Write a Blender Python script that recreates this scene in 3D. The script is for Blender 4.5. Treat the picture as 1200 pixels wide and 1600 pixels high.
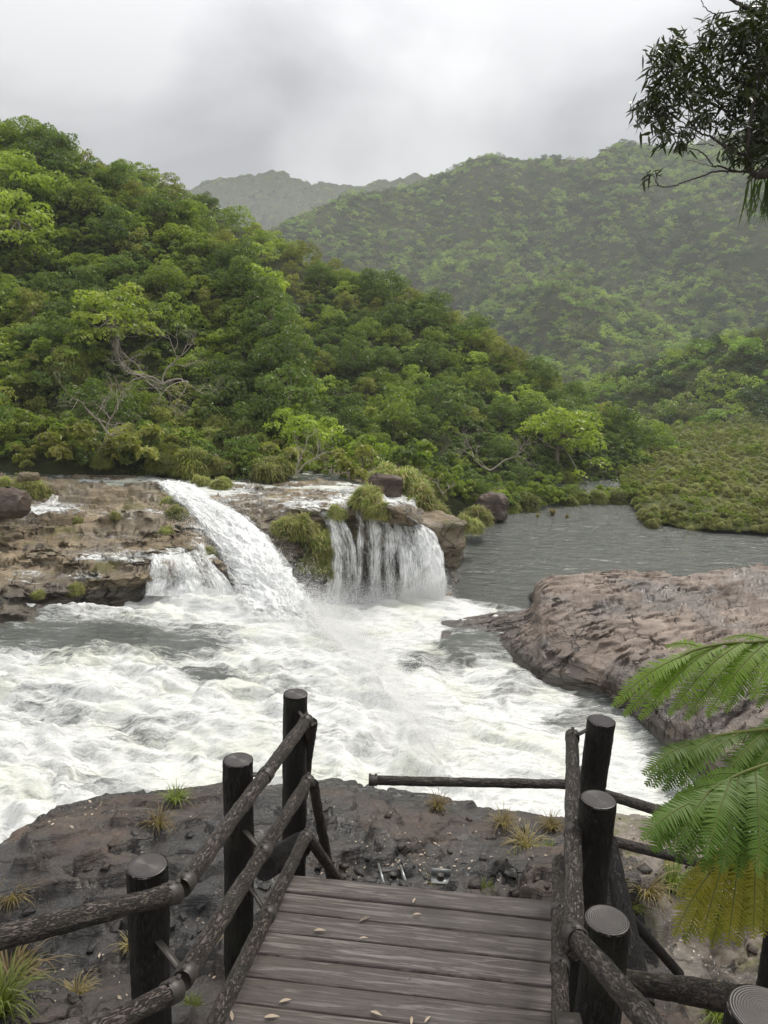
import bpy, math, random
import numpy as np
from mathutils import Vector, Matrix
R_ = math.radians
for o in list(bpy.data.objects): bpy.data.objects.remove(o)
scn = bpy.context.scene
COL = scn.collection

# ------------------------------------------------------------------ camera
CAMZ = 13.0; PITCH = 11.5; ROLL = 2.0; F = 1200.0
cd = bpy.data.cameras.new('camera'); cam = bpy.data.objects.new('camera', cd); COL.objects.link(cam)
cd.sensor_fit = 'VERTICAL'; cd.sensor_height = 36; cd.lens = 27; cd.clip_start = .05; cd.clip_end = 9000
RM = Matrix.Rotation(R_(90-PITCH), 3, 'X') @ Matrix.Rotation(R_(ROLL), 3, 'Z')
cam.matrix_world = Matrix.Translation((0, 0, CAMZ)) @ RM.to_4x4()
scn.camera = cam
scn.render.resolution_x = 768; scn.render.resolution_y = 1024
RN = np.array(RM)
# ------------------------------------------------------------------ light
SUN_EL, SUN_AZ = 52, 38          # azimuth clockwise from +Y
w = bpy.data.worlds.new("World"); scn.world = w; w.use_nodes = True
nt = w.node_tree; nt.nodes.clear(); L = nt.links.new
def nn(t, typ, **k):
    n = t.nodes.new(typ)
    for a, b in k.items(): setattr(n, a, b)
    return n
out = nn(nt, 'ShaderNodeOutputWorld'); bg = nn(nt, 'ShaderNodeBackground'); bg.inputs[1].default_value = .1
sky = nn(nt, 'ShaderNodeTexSky', sky_type='NISHITA', sun_disc=False, sun_elevation=R_(SUN_EL), sun_rotation=R_(SUN_AZ))
tc = nn(nt, 'ShaderNodeTexCoord'); sep = nn(nt, 'ShaderNodeSeparateXYZ'); L(tc.outputs['Generated'], sep.inputs[0])
# project the view direction on a cloud layer
zc = nn(nt, 'ShaderNodeMath', operation='MAXIMUM'); zc.inputs[1].default_value = 0.0; L(sep.outputs[2], zc.inputs[0])
za = nn(nt, 'ShaderNodeMath', operation='ADD'); za.inputs[1].default_value = .22; L(zc.outputs[0], za.inputs[0])
dx = nn(nt, 'ShaderNodeMath', operation='DIVIDE'); L(sep.outputs[0], dx.inputs[0]); L(za.outputs[0], dx.inputs[1])
dy = nn(nt, 'ShaderNodeMath', operation='DIVIDE'); L(sep.outputs[1], dy.inputs[0]); L(za.outputs[0], dy.inputs[1])
cb = nn(nt, 'ShaderNodeCombineXYZ'); L(dx.outputs[0], cb.inputs[0]); L(dy.outputs[0], cb.inputs[1]); cb.inputs[2].default_value = 3.7
n1 = nn(nt, 'ShaderNodeTexNoise'); n1.inputs['Scale'].default_value = 1.15; n1.inputs['Detail'].default_value = 6; n1.inputs['Roughness'].default_value = .5; n1.inputs['Distortion'].default_value = .25
L(cb.outputs[0], n1.inputs['Vector'])
cr = nn(nt, 'ShaderNodeValToRGB'); e = cr.color_ramp
e.elements[0].position = .40; e.elements[0].color = (4.0/9, 4.05/9, 4.2/9, 1)
e.elements[1].position = .60; e.elements[1].color = (6.6/9, 6.65/9, 6.75/9, 1)
L(n1.outputs['Fac'], cr.inputs[0])
# brighter overhead and in a patch of thin cloud above the ridge
up = nn(nt, 'ShaderNodeMapRange'); up.inputs['From Min'].default_value = .25; up.inputs['From Max'].default_value = .95
up.inputs['To Min'].default_value = 7.6; up.inputs['To Max'].default_value = 21.0; L(sep.outputs[2], up.inputs['Value'])
bd = RM @ Vector(((650-600)/F, (800-262)/F, -1)); bd.normalize()
dp = nn(nt, 'ShaderNodeVectorMath', operation='DOT_PRODUCT'); dp.inputs[1].default_value = bd; nrm_ = nn(nt, 'ShaderNodeVectorMath', operation='NORMALIZE'); L(tc.outputs['Generated'], nrm_.inputs[0]); L(nrm_.outputs[0], dp.inputs[0])
n2_ = nn(nt, 'ShaderNodeTexNoise'); n2_.inputs['Scale'].default_value = 9; n2_.inputs['Detail'].default_value = 5; L(nrm_.outputs[0], n2_.inputs['Vector'])
ad_ = nn(nt, 'ShaderNodeMath', operation='MULTIPLY_ADD'); L(n2_.outputs['Fac'], ad_.inputs[0]); ad_.inputs[1].default_value = .03; L(dp.outputs['Value'], ad_.inputs[2])
br_ = nn(nt, 'ShaderNodeMapRange', interpolation_type='SMOOTHSTEP'); L(ad_.outputs[0], br_.inputs[0]); br_.inputs[1].default_value = .995; br_.inputs[2].default_value = 1.019; br_.inputs[3].default_value = 0; br_.inputs[4].default_value = .42
lift = nn(nt, 'ShaderNodeMix', data_type='RGBA'); L(br_.outputs[0], lift.inputs[0]); L(cr.outputs[0], lift.inputs[6]); lift.inputs[7].default_value = (1.25, 1.25, 1.25, 1)
mul = nn(nt, 'ShaderNodeVectorMath', operation='SCALE'); L(lift.outputs[2], mul.inputs[0]); L(up.outputs[0], mul.inputs['Scale'])
mx = nn(nt, 'ShaderNodeMix', data_type='RGBA'); mx.inputs[0].default_value = .96
L(sky.outputs[0], mx.inputs[6]); L(mul.outputs[0], mx.inputs[7]); L(mx.outputs[2], bg.inputs[0]); L(bg.outputs[0], out.inputs[0])
sd = bpy.data.lights.new('sun', 'SUN'); sun = bpy.data.objects.new('sun', sd); COL.objects.link(sun)
sd.energy = 2.0; sd.angle = R_(14); sd.color = (1, .95, .86)
v = Vector((math.sin(R_(SUN_AZ))*math.cos(R_(SUN_EL)), math.cos(R_(SUN_AZ))*math.cos(R_(SUN_EL)), math.sin(R_(SUN_EL))))
sun.rotation_euler = v.to_track_quat('Z', 'Y').to_euler()
scn.view_settings.view_transform = 'Standard'; scn.view_settings.look = 'None'
scn.view_settings.exposure = 0.55; scn.view_settings.gamma = 1

# ------------------------------------------------------------------ maths helpers
def ray(px, py):
    d = np.stack([(np.asarray(px, float)-600)/F, (800-np.asarray(py, float))/F, -np.ones_like(np.asarray(px, float)*1.)], -1)
    return d @ RN.T
def U(px, py, z):                      # point on the ray at world height z
    d = ray(px, py); return d * ((z-CAMZ)/d[..., 2])[..., None] + [0, 0, CAMZ]
def UR(px, py, r):                     # point on the ray at forward distance y = r
    d = ray(px, py); return d * (np.asarray(r, float)/d[..., 1])[..., None] + [0, 0, CAMZ]
def UD(px, py, dep):                   # point at depth along the optical axis
    return ray(px, py)*np.asarray(dep, float)[..., None] + [0, 0, CAMZ]
def ss(a, b, x):
    t = np.clip((x-a)/(b-a), 0, 1); return t*t*(3-2*t)
def _h(ix, iy, iz, s):
    n = (ix.astype(np.int64)*374761393 + iy.astype(np.int64)*668265263 + iz.astype(np.int64)*2147483647 + s*1274126177) & 0x7fffffff
    n = ((n ^ (n >> 13))*1274126177) & 0x7fffffff
    n = ((n ^ (n >> 16))*374761393) & 0x7fffffff
    return (n & 0xffff)/65535.0
def vn(x, y, z=0., s=0):               # smooth value noise, -1..1
    x, y, z = np.broadcast_arrays(np.asarray(x, float), np.asarray(y, float), np.asarray(z, float))
    x0 = np.floor(x); y0 = np.floor(y); z0 = np.floor(z)
    fx = x-x0; fy = y-y0; fz = z-z0
    fx = fx*fx*fx*(fx*(fx*6-15)+10); fy = fy*fy*fy*(fy*(fy*6-15)+10); fz = fz*fz*(3-2*fz)
    r = 0
    flat = not np.any(fz)
    for k in ((0,) if flat else (0, 1)):
        wz = (fz if k else 1-fz)
        a = _h(x0, y0, z0+k, s); b = _h(x0+1, y0, z0+k, s); c = _h(x0, y0+1, z0+k, s); d = _h(x0+1, y0+1, z0+k, s)
        r = r + wz*((a*(1-fx)+b*fx)*(1-fy) + (c*(1-fx)+d*fx)*fy)
    return r*2-1
def fbm(x, y, z=0., s=0, o=5, g=.5, l=2.03):
    r = 0; a = 1; t = 0
    c, sn = math.cos(.6), math.sin(.6)
    for i in range(o):
        r = r + a*vn(x, y, z, s+i*7); t += a; a *= g
        x, y = (x*c-y*sn)*l+13.7, (x*sn+y*c)*l-7.1; z = z*l
    return r/t*1.5
def ridged(x, y, z=0., s=0, o=5, g=.5):
    r = 0; a = 1; t = 0
    c, sn = math.cos(.9), math.sin(.9)
    for i in range(o):
        r = r + a*(1-np.abs(vn(x, y, z, s+i*5))*2); t += a; a *= g
        x, y = (x*c-y*sn)*2.1+3.7, (x*sn+y*c)*2.1-9.1; z = z*2.1
    return r/t
def terrace(h, st, k=.15):             # flat beds with steep risers, like layered sandstone
    q = h/st; f = np.floor(q); return (f + ss(.5-k, .5+k, q-f))*st
def cells(x, y, s=0):                   # cracked slabs: per-cell value and distance to the crack
    x, y = np.broadcast_arrays(x, y); xi = np.floor(x); yi = np.floor(y); f1 = np.full(x.shape, 9.); f2 = f1.copy(); cid = np.zeros(x.shape)
    for i in (-1, 0, 1):
        for j in (-1, 0, 1):
            a, b_ = xi+i, yi+j; px_ = a+_h(a, b_, a*0, s); py_ = b_+_h(a, b_, a*0+1, s); d = np.hypot(px_-x, py_-y); c_ = _h(a, b_, a*0+2, s)
            n_ = d < f1; f2 = np.where(n_, f1, np.minimum(f2, d)); cid = np.where(n_, c_, cid); f1 = np.where(n_, d, f1)
    return cid, f2-f1
def cr_interp(P, n):                   # Catmull-Rom along axis 0
    P = np.asarray(P, float); m = len(P); t = np.linspace(0, m-1, n); i = np.clip(t.astype(int), 0, m-2); f = (t-i)
    f = f.reshape((-1,)+(1,)*(P.ndim-1))
    p1 = P[i]; p2 = P[i+1]; p0 = P[np.maximum(i-1, 0)]; p3 = P[np.minimum(i+2, m-1)]
    m1 = (p2-p0)*.5; m2 = (p3-p1)*.5
    f2 = f*f; f3 = f2*f
    return (2*f3-3*f2+1)*p1 + (f3-2*f2+f)*m1 + (-2*f3+3*f2)*p2 + (f3-f2)*m2
def gridfaces(nu, nv, closed=False):
    a = np.arange(nu*nv).reshape(nu, nv)
    if closed: a = np.concatenate([a, a[:, :1]], 1)
    return np.stack([a[:-1, :-1], a[1:, :-1], a[1:, 1:], a[:-1, 1:]], -1).reshape(-1, 4)

# ------------------------------------------------------------------ object helpers
def mesh(name, V, Fq, mat=None, smooth=True, uv=None, attrs=None, Ft=None, mi=None):
    me = bpy.data.meshes.new(name)
    V = np.asarray(V, np.float32).reshape(-1, 3); me.vertices.add(len(V)); me.vertices.foreach_set('co', V.ravel())
    if Fq is not None:
        Fq = np.asarray(Fq, np.int32)
        k = Fq.shape[1]; n = len(Fq)
        idx = Fq.ravel(); st = np.arange(n)*k; tot = np.full(n, k)
        if Ft is not None and len(Ft):
            Ft = np.asarray(Ft, np.int32); idx = np.concatenate([idx, Ft.ravel()])
            st = np.concatenate([st, n*k+np.arange(len(Ft))*3]); tot = np.concatenate([tot, np.full(len(Ft), 3)])
        me.loops.add(len(idx)); me.loops.foreach_set('vertex_index', idx.astype(np.int32))
        me.polygons.add(len(st)); me.polygons.foreach_set('loop_start', st.astype(np.int32)); me.polygons.foreach_set('loop_total', tot.astype(np.int32))
        if smooth: me.polygons.foreach_set('use_smooth', np.ones(len(st), bool))
        if mi is not None: me.polygons.foreach_set('material_index', np.asarray(mi, np.int32))
        me.update(calc_edges=True)
        if uv is not None:
            ul = me.uv_layers.new(name='UVMap'); ul.data.foreach_set('uv', np.asarray(uv, np.float32).reshape(-1, 2)[idx].ravel())
    if attrs:
        for k_, a in attrs.items():
            a = np.asarray(a, np.float32)
            if a.ndim == 2:
                at = me.attributes.new(k_, 'FLOAT_VECTOR', 'POINT'); at.data.foreach_set('vector', a.ravel())
            else:
                at = me.attributes.new(k_, 'FLOAT', 'POINT'); at.data.foreach_set('value', a)
    if mat is not None:
        for m in (mat if isinstance(mat, (list, tuple)) else [mat]): me.materials.append(m)
    return me
def obj(name, me, parent=None, loc=None):
    o = bpy.data.objects.new(name, me); COL.objects.link(o)
    if parent: o.parent = parent
    if loc is not None: o.location = loc
    return o
def tag(o, label=None, cat=None, group=None, kind=None):
    if label: o['label'] = label
    if cat: o['category'] = cat
    if group: o['group'] = group
    if kind: o['kind'] = kind
    return o
def thing(name, label, cat, loc=(0, 0, 0), rz=0, group=None):
    o = bpy.data.objects.new(name, None); COL.objects.link(o); o.location = Vector([float(c) for c in loc]); o.rotation_euler.z = rz
    o.empty_display_size = .1
    return tag(o, label, cat, group)
def dup(o, parent=None):
    c = o.copy(); COL.objects.link(c); c.parent = parent
    for ch in [q for q in o.children]: dup(ch, c)
    return c
class Acc:                              # accumulates quads / tris
    def __init__(s): s.V = []; s.F = []; s.T = []; s.n = 0; s.A = []; s.C = []
    def add(s, V, Fq=None, T=None, a=0., tc=None):
        V = np.asarray(V, float).reshape(-1, 3); s.C.append(V if tc is None else tc)
        if Fq is not None and len(Fq): s.F.append(np.asarray(Fq)+s.n)
        if T is not None and len(T): s.T.append(np.asarray(T)+s.n)
        s.V.append(V); s.A.append(np.full(len(V), a) if np.isscalar(a) else np.asarray(a)); s.n += len(V)
    def mesh(s, name, mat, smooth=True, attr=None):
        Fq = np.concatenate(s.F) if s.F else np.zeros((0, 4), int)
        return mesh(name, np.concatenate(s.V), Fq, mat, smooth, Ft=np.concatenate(s.T) if s.T else None,
                    attrs={'tc': np.concatenate(s.C)})
def frames(P):
    P = np.asarray(P, float); T = np.gradient(P, axis=0); T /= np.linalg.norm(T, axis=1, keepdims=True)+1e-9
    up0 = np.array([0, 0, 1.]) if abs(T[0][2]) < .9 else np.array([1., 0, 0])
    N = np.zeros_like(T); n = up0
    for i in range(len(T)):
        n = n - T[i]*np.dot(n, T[i]); n /= np.linalg.norm(n)+1e-9; N[i] = n
    return T, N, np.cross(T, N)
def tube(acc, P, r, seg=8, bark=0., bs=1., seed=0, cap=True):
    P = np.asarray(P, float); r = np.broadcast_to(np.asarray(r, float), (len(P),)); T, N, B = frames(P)
    th = np.arange(seg)*2*math.pi/seg
    rr = np.repeat(r[:, None], seg, 1)
    if bark:
        ln = np.concatenate([[0], np.cumsum(np.linalg.norm(np.diff(P, axis=0), axis=1))])
        cx = np.cos(th)[None]*r[:, None]; cy = np.sin(th)[None]*r[:, None]
        q = ridged(cx*80*bs, cy*80*bs, ln[:, None]*14*bs, seed, 3)
        rr = rr + bark*(q-.3) + bark*.8*fbm(cx*12, cy*12, ln[:, None]*5, seed+3, 2)
    V = P[:, None] + (N[:, None]*np.cos(th)[None, :, None] + B[:, None]*np.sin(th)[None, :, None])*rr[..., None]
    Fq = gridfaces(len(P), seg, True); l_ = np.concatenate([[0], np.cumsum(np.linalg.norm(np.diff(P, axis=0), axis=1))])
    tcv = np.stack([np.cos(th)[None]*r[:, None], np.sin(th)[None]*r[:, None], l_[:, None]+0*th[None]+seed*3.1], -1).reshape(-1, 3)
    V = V.reshape(-1, 3); Tt = []
    if cap:
        c = len(V); V = np.concatenate([V, P[:1], P[-1:]]); tcv = np.concatenate([tcv, [[0, 0, seed*3.1], [0, 0, l_[-1]+seed*3.1]]]); j = np.arange(seg); k = (j+1) % seg; e = (len(P)-1)*seg
        Tt = np.concatenate([np.stack([np.full(seg, c), k, j], 1), np.stack([np.full(seg, c+1), e+j, e+k], 1)])
    acc.add(V, Fq, Tt, tc=tcv)
def rs(P, step):                        # resample polyline
    P = np.asarray(P, float); d = np.concatenate([[0], np.cumsum(np.linalg.norm(np.diff(P, axis=0), axis=1))])
    n = max(2, int(d[-1]/step)+1); t = np.linspace(0, d[-1], n)
    return np.stack([np.interp(t, d, P[:, i]) for i in range(3)], 1)
def box(acc, c, s, ax=None):            # oriented box: centre, full size, axes rows
    ax = np.eye(3) if ax is None else np.asarray(ax, float)
    q = np.array([[x, y, z] for x in (-.5, .5) for y in (-.5, .5) for z in (-.5, .5)])*np.asarray(s)
    acc.add(q @ ax + np.asarray(c), [[0, 1, 3, 2], [4, 6, 7, 5], [0, 4, 5, 1], [2, 3, 7, 6], [0, 2, 6, 4], [1, 5, 7, 3]])

# ------------------------------------------------------------------ materials
class MT:
    def __init__(s, name):
        s.m = bpy.data.materials.new(name); s.m.use_nodes = True; s.t = s.m.node_tree; s.t.nodes.clear()
        s.o = s.n('ShaderNodeOutputMaterial'); s.p = s.n('ShaderNodeBsdfPrincipled'); s.L(s.p.outputs[0], s.o.inputs[0])
    def n(s, typ, **k): return nn(s.t, typ, **k)
    def L(s, a, b): s.t.links.new(a, b)
    def put(s, v, sock):
        if isinstance(v, (int, float)): sock.default_value = v
        elif isinstance(v, (tuple, list)): sock.default_value = (*v, 1) if len(v) == 3 and sock.type == 'RGBA' else v
        else: s.L(v, sock)
    def co(s, scale=(1, 1, 1), kind='Object', rot=(0, 0, 0)):
        if not hasattr(s, 'tc'): s.tc = s.n('ShaderNodeTexCoord')
        m = s.n('ShaderNodeMapping'); m.inputs['Scale'].default_value = scale; m.inputs['Rotation'].default_value = rot; s.L(s.tc.outputs[kind], m.inputs[0]); return m.outputs[0]
    def noise(s, vec, sc, det=6, ro=.55, dis=0.):
        n = s.n('ShaderNodeTexNoise'); n.inputs['Scale'].default_value = sc; n.inputs['Detail'].default_value = det; n.inputs['Roughness'].default_value = ro; n.inputs['Distortion'].default_value = dis
        s.L(vec, n.inputs['Vector']); return n.outputs['Fac']
    def voro(s, vec, sc, feat='F1'):
        n = s.n('ShaderNodeTexVoronoi', feature=feat); n.inputs['Scale'].default_value = sc; s.L(vec, n.inputs['Vector']); return n.outputs['Distance']
    def ramp(s, fac, stops):
        n = s.n('ShaderNodeValToRGB'); e = n.color_ramp.elements
        while len(e) < len(stops): e.new(.5)
        for q, (p, c) in zip(e, stops): q.position = p; q.color = (c, c, c, 1) if isinstance(c, (int, float)) else (*c, 1)
        s.put(fac, n.inputs[0]); return n.outputs[0]
    def mr(s, v, a, b, c=0., d=1.):
        n = s.n('ShaderNodeMapRange', interpolation_type='SMOOTHSTEP')
        for i, q in enumerate((v, a, b, c, d)): s.put(q, n.inputs[i])
        return n.outputs[0]
    def math(s, op, a, b=0.):
        n = s.n('ShaderNodeMath', operation=op); s.put(a, n.inputs[0]); s.put(b, n.inputs[1]); return n.outputs[0]
    def mix(s, f, a, b, mode='MIX'):
        n = s.n('ShaderNodeMix', data_type='RGBA', blend_type=mode); s.put(f, n.inputs[0]); s.put(a, n.inputs[6]); s.put(b, n.inputs[7]); return n.outputs[2]
    def bump(s, h, st=.5, dist=.05, prev=None):
        n = s.n('ShaderNodeBump'); n.inputs['Strength'].default_value = st; n.inputs['Distance'].default_value = dist; s.put(h, n.inputs['Height'])
        if prev is not None: s.L(prev, n.inputs['Normal'])
        return n.outputs[0]
    def attr(s, name):
        n = s.n('ShaderNodeAttribute', attribute_name=name); return n.outputs['Fac']
    def set(s, col=None, rough=None, nor=None, spec=None, metal=None, sss=None):
        for v, k in ((col, 'Base Color'), (rough, 'Roughness'), (nor, 'Normal'), (spec, 'Specular IOR Level'), (metal, 'Metallic')):
            if v is not None: s.put(v, s.p.inputs[k])
        return s.m

def leaf_mat(name, ca, cb, trans=.45, rough=.45, var=.25, sc=.9, spec=.35):
    m = MT(name); oi = m.n('ShaderNodeObjectInfo'); n = m.noise(m.co(), sc, 3); rn = m.attr('rnd')
    f = m.math('ADD', m.math('ADD', m.mr(n, .35, .65, 0, .35), m.math('MULTIPLY', oi.outputs['Random'], .25)), m.math('MULTIPLY', rn, .5))
    c = m.mix(f, ca, cb)
    hs = m.n('ShaderNodeHueSaturation'); m.L(c, hs.inputs['Color']); m.L(m.math('MULTIPLY', m.mr(oi.outputs['Random'], 0, 1, 1-var, 1+var), m.math('ADD', m.math('MULTIPLY', rn, .55), .75)), hs.inputs['Value'])
    m.L(m.mr(oi.outputs['Random'], 0, 1, .49, .512), hs.inputs['Hue'])
    m.set(hs.outputs[0], rough, spec=spec)
    tr = m.n('ShaderNodeBsdfTranslucent'); tc2 = m.mix(.5, hs.outputs[0], (ca[0]*2.2, cb[1]*1.7, ca[2]*.8)); m.L(tc2, tr.inputs[0])
    mx = m.n('ShaderNodeMixShader'); mx.inputs[0].default_value = trans
    m.L(m.p.outputs[0], mx.inputs[1]); m.L(tr.outputs[0], mx.inputs[2]); m.L(mx.outputs[0], m.o.inputs[0])
    return m.m
M = {}
M['dark'] = leaf_mat('leaf_dark', (.072, .102, .026), (.155, .19, .042))
M['mid'] = leaf_mat('leaf_mid', (.130, .172, .028), (.25, .28, .046))
M['bright'] = leaf_mat('leaf_bright', (.20, .26, .034), (.34, .385, .058))
M['olive'] = leaf_mat('leaf_olive', (.15, .160, .034), (.27, .255, .065))
M['far'] = leaf_mat('leaf_far', (.10, .145, .030), (.25, .30, .06), var=.35)
M['far_bright'] = leaf_mat('leaf_far_bright', (.20, .27, .05), (.34, .40, .085), var=.3)
M['far_dark'] = leaf_mat('leaf_far_dark', (.035, .055, .020), (.09, .115, .035), var=.3)
M['far_olive'] = leaf_mat('leaf_far_olive', (.10, .115, .04), (.22, .21, .08), var=.3)
M['grassy'] = leaf_mat('leaf_grass', (.17, .21, .045), (.30, .31, .09), trans=.35, rough=.6, sc=3)
M['straw'] = leaf_mat('leaf_straw', (.28, .22, .10), (.42, .33, .17), trans=.3, rough=.7, sc=5)
M['fern'] = leaf_mat('fern_green', (.080, .150, .014), (.155, .260, .028), trans=.35, rough=.5, sc=9, var=.12, spec=.25)
M['fern_bright'] = leaf_mat('fern_bright', (.16, .28, .02), (.25, .40, .04), trans=.4, rough=.5, sc=9, var=.1, spec=.25)
M['fern_yellow'] = leaf_mat('fern_yellow', (.17, .21, .014), (.55, .36, .02), trans=.4, rough=.5, sc=5, var=.1)
M['overhang'] = leaf_mat('leaf_overhang', (.045, .058, .020), (.085, .095, .032), trans=.22, rough=.35, sc=4)

def bark_mat(name, c0, c1, sc=8, rough=.85):
    m = MT(name); v = m.co((1, 1, .25)); n = m.noise(v, sc, 8, .65)
    return m.set(m.mix(n, c0, c1), rough, m.bump(n, .6, .03), .2)
M['bark'] = bark_mat('bark', (.10, .08, .06), (.30, .26, .20))
M['pale_bark'] = bark_mat('pale_bark', (.20, .17, .135), (.40, .355, .30), 5)
M['dark_bark'] = bark_mat('dark_bark', (.05, .042, .038), (.11, .09, .08), 14)

def rock_mat(name, cols, wet, sc=1., rough=(.35, .8), moss=None, bstr=.6, specks=None, wetbias=0., crk=.75, wetc=(.035, .035, .036), wl=None):
    m = MT(name); v = m.co(); vs = m.co((.55, 1, 3.0), rot=(0, .05, .35))
    n1 = m.noise(v, .45*sc, 8, .6, .6); n2 = m.noise(vs, 3*sc, 9, .65, .4); n3 = m.noise(v, 14*sc, 6, .7)
    c = m.ramp(m.math('ADD', m.math('MULTIPLY', n1, .55), m.math('MULTIPLY', n2, .45)), [(.34, cols[0]), (.46, cols[1]), (.56, cols[2]), (.68, cols[3])])
    c = m.mix(m.mr(n3, .3, .7, .35, 0.), c, (.02, .018, .016))
    ck = m.n('ShaderNodeTexVoronoi', feature='DISTANCE_TO_EDGE'); ck.inputs['Scale'].default_value = .9*sc
    wv = m.n('ShaderNodeVectorMath', operation='ADD'); wn = m.n('ShaderNodeTexNoise'); wn.inputs['Scale'].default_value = 1.3*sc; wn.inputs['Detail'].default_value = 6
    m.L(v, wn.inputs['Vector']); m.L(v, wv.inputs[0]); wsc = m.n('ShaderNodeVectorMath', operation='SCALE'); wsc.inputs['Scale'].default_value = .9/sc
    m.L(wn.outputs['Color'], wsc.inputs[0]); m.L(wsc.outputs[0], wv.inputs[1]); m.L(wv.outputs[0], ck.inputs['Vector'])
    crack = m.mr(ck.outputs['Distance'], 0, .03, 0, 1)
    crack = m.math('MAXIMUM', crack, m.mr(m.noise(v, .55*sc, 3), .52, .60, 1, .0))
    c = m.mix(crack, m.mix(crk, c, (.012, .01, .009)), c)
    if specks:
        sp = m.math('MULTIPLY', m.mr(m.noise(v, 22*sc, 4, .8), .60, .66), m.mr(m.noise(v, 1.1*sc, 4), .52, .62))
        c = m.mix(sp, c, specks)
    if moss:
        geo = m.n('ShaderNodeNewGeometry'); 
        mo = m.math('MULTIPLY', m.mr(m.noise(v, .9*sc, 6, .7), .53, .63), .8)
        c = m.mix(mo, c, moss)
    wetf = m.mr(m.noise(v, .38*sc, 5, .55, .3), .42-wetbias, .58-wetbias)
    c = m.mix(m.math('MULTIPLY', wetf, wet), c, wetc)
    if wl is not None:
        sz_ = m.n('ShaderNodeSeparateXYZ'); m.L(v, sz_.inputs[0]); lv = m.math('ADD', sz_.outputs[2], m.math('MULTIPLY', m.math('SUBTRACT', n1, .5), -.9))
        wb = m.mr(lv, wl+.15, wl+.5, 1, 0); c = m.mix(m.math('MULTIPLY', wb, .72), c, (.03, .027, .022)); wetf = m.math('MAXIMUM', wetf, wb)
    r = m.mr(wetf, 0, 1, rough[1], rough[0])
    h = m.math('ADD', m.math('MULTIPLY', n2, .7), m.math('ADD', m.math('MULTIPLY', n3, .3), m.math('MULTIPLY', crack, .5)))
    return m.set(c, r, m.bump(h, bstr, .10/sc), .45)
M['rock_front'] = rock_mat('rock_front', ((.022, .016, .013), (.052, .038, .030), (.10, .068, .050), (.22, .145, .095)), .75, 1.6, (.20, .55), specks=(.42, .34, .22), wetbias=.02, crk=.55, wetc=(.042, .043, .043), bstr=1.)
M['rock_ledge'] = rock_mat('rock_ledge', ((.065, .047, .028), (.17, .128, .074), (.28, .215, .13), (.45, .36, .23)), .3, .55, (.3, .8), moss=(.12, .11, .035), bstr=.9, wl=2.35)
M['rock_boulder'] = rock_mat('rock_boulder', ((.065, .047, .028), (.17, .128, .074), (.28, .215, .13), (.45, .36, .23)), .3, .55, (.3, .8), moss=(.12, .11, .035), bstr=.9)
M['rock_slab'] = rock_mat('rock_slab', ((.080, .058, .045), (.185, .140, .110), (.29, .225, .18), (.42, .35, .29)), .5, .75, (.3, .7), bstr=1., wl=0.)
M['rock_side'] = rock_mat('rock_side', ((.06, .048, .038), (.17, .14, .11), (.27, .23, .19), (.45, .40, .34)), .25, 1.6, (.4, .8), moss=(.12, .12, .05), specks=(.75, .70, .62))
M['boulder_red'] = rock_mat('boulder_red', ((.035, .024, .016), (.075, .048, .034), (.115, .078, .054), (.18, .135, .10)), .2, .8, (.5, .8))

def concrete_wood(name, c0, c1, sc=1.):
    m = MT(name); at = m.n('ShaderNodeAttribute', attribute_name='tc'); mp = m.n('ShaderNodeMapping'); mp.inputs['Scale'].default_value = (1, 1, .28); m.L(at.outputs['Vector'], mp.inputs[0])
    b = m.noise(mp.outputs[0], 75*sc, 5, .6, 1.2); rd = m.math('ABSOLUTE', m.math('SUBTRACT', b, .5)); gro = m.mr(rd, 0, .09, 0, 1)
    n = m.noise(at.outputs['Vector'], 18, 8, .7); g = m.noise(at.outputs['Vector'], 4, 4)
    c = m.mix(n, c0, c1); c = m.mix(gro, (c0[0]*.45, c0[1]*.45, c0[2]*.45), c); c = m.mix(m.mr(g, .5, .7, 0, .4), c, (.05, .055, .035))
    return m.set(c, m.mr(n, .3, .7, .42, .62), m.bump(m.math('ADD', gro, m.math('MULTIPLY', n, .5)), .9, .008), .35)
M['post'] = concrete_wood('post_brown', (.014, .011, .010), (.032, .025, .022))
M['rail'] = concrete_wood('rail_brown', (.045, .036, .031), (.125, .10, .085))
m = MT('post_cap'); wv = m.n('ShaderNodeTexWave', wave_type='RINGS', rings_direction='Z'); wv.inputs['Scale'].default_value = 45; wv.inputs['Distortion'].default_value = .8; wv.inputs['Detail'].default_value = 1
m.L(m.co(), wv.inputs['Vector']); M['cap'] = m.set(m.mix(m.math('MULTIPLY', wv.outputs['Fac'], .5), (.045, .038, .036), (.085, .073, .069)), .42, m.bump(wv.outputs['Fac'], .6, .003), .5)
m = MT('metal'); n = m.noise(m.co(), 40, 5); M['metal'] = m.set(m.mix(n, (.03, .026, .023), (.075, .064, .055)), .5, m.bump(n, .3, .002), metal=.2)
m = MT('deck_wood')
uvw = m.co((1, 1, 1), 'UV'); sp_ = m.n('ShaderNodeSeparateXYZ'); m.L(uvw, sp_.inputs[0])
ga = m.attr('pl'); cmb = m.n('ShaderNodeCombineXYZ'); m.L(m.math('MULTIPLY', sp_.outputs[0], 1.4), cmb.inputs[0]); m.L(m.math('MULTIPLY', sp_.outputs[1], 26.), cmb.inputs[1]); m.L(m.math('MULTIPLY', ga, 17.3), cmb.inputs[2])
gr = m.noise(cmb.outputs[0], 1.6, 7, .6, 1.1)
cmb2 = m.n('ShaderNodeCombineXYZ'); m.L(m.math('MULTIPLY', sp_.outputs[0], 6), cmb2.inputs[0]); m.L(m.math('MULTIPLY', sp_.outputs[1], 190.), cmb2.inputs[1]); m.L(m.math('MULTIPLY', ga, 7.3), cmb2.inputs[2])
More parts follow.
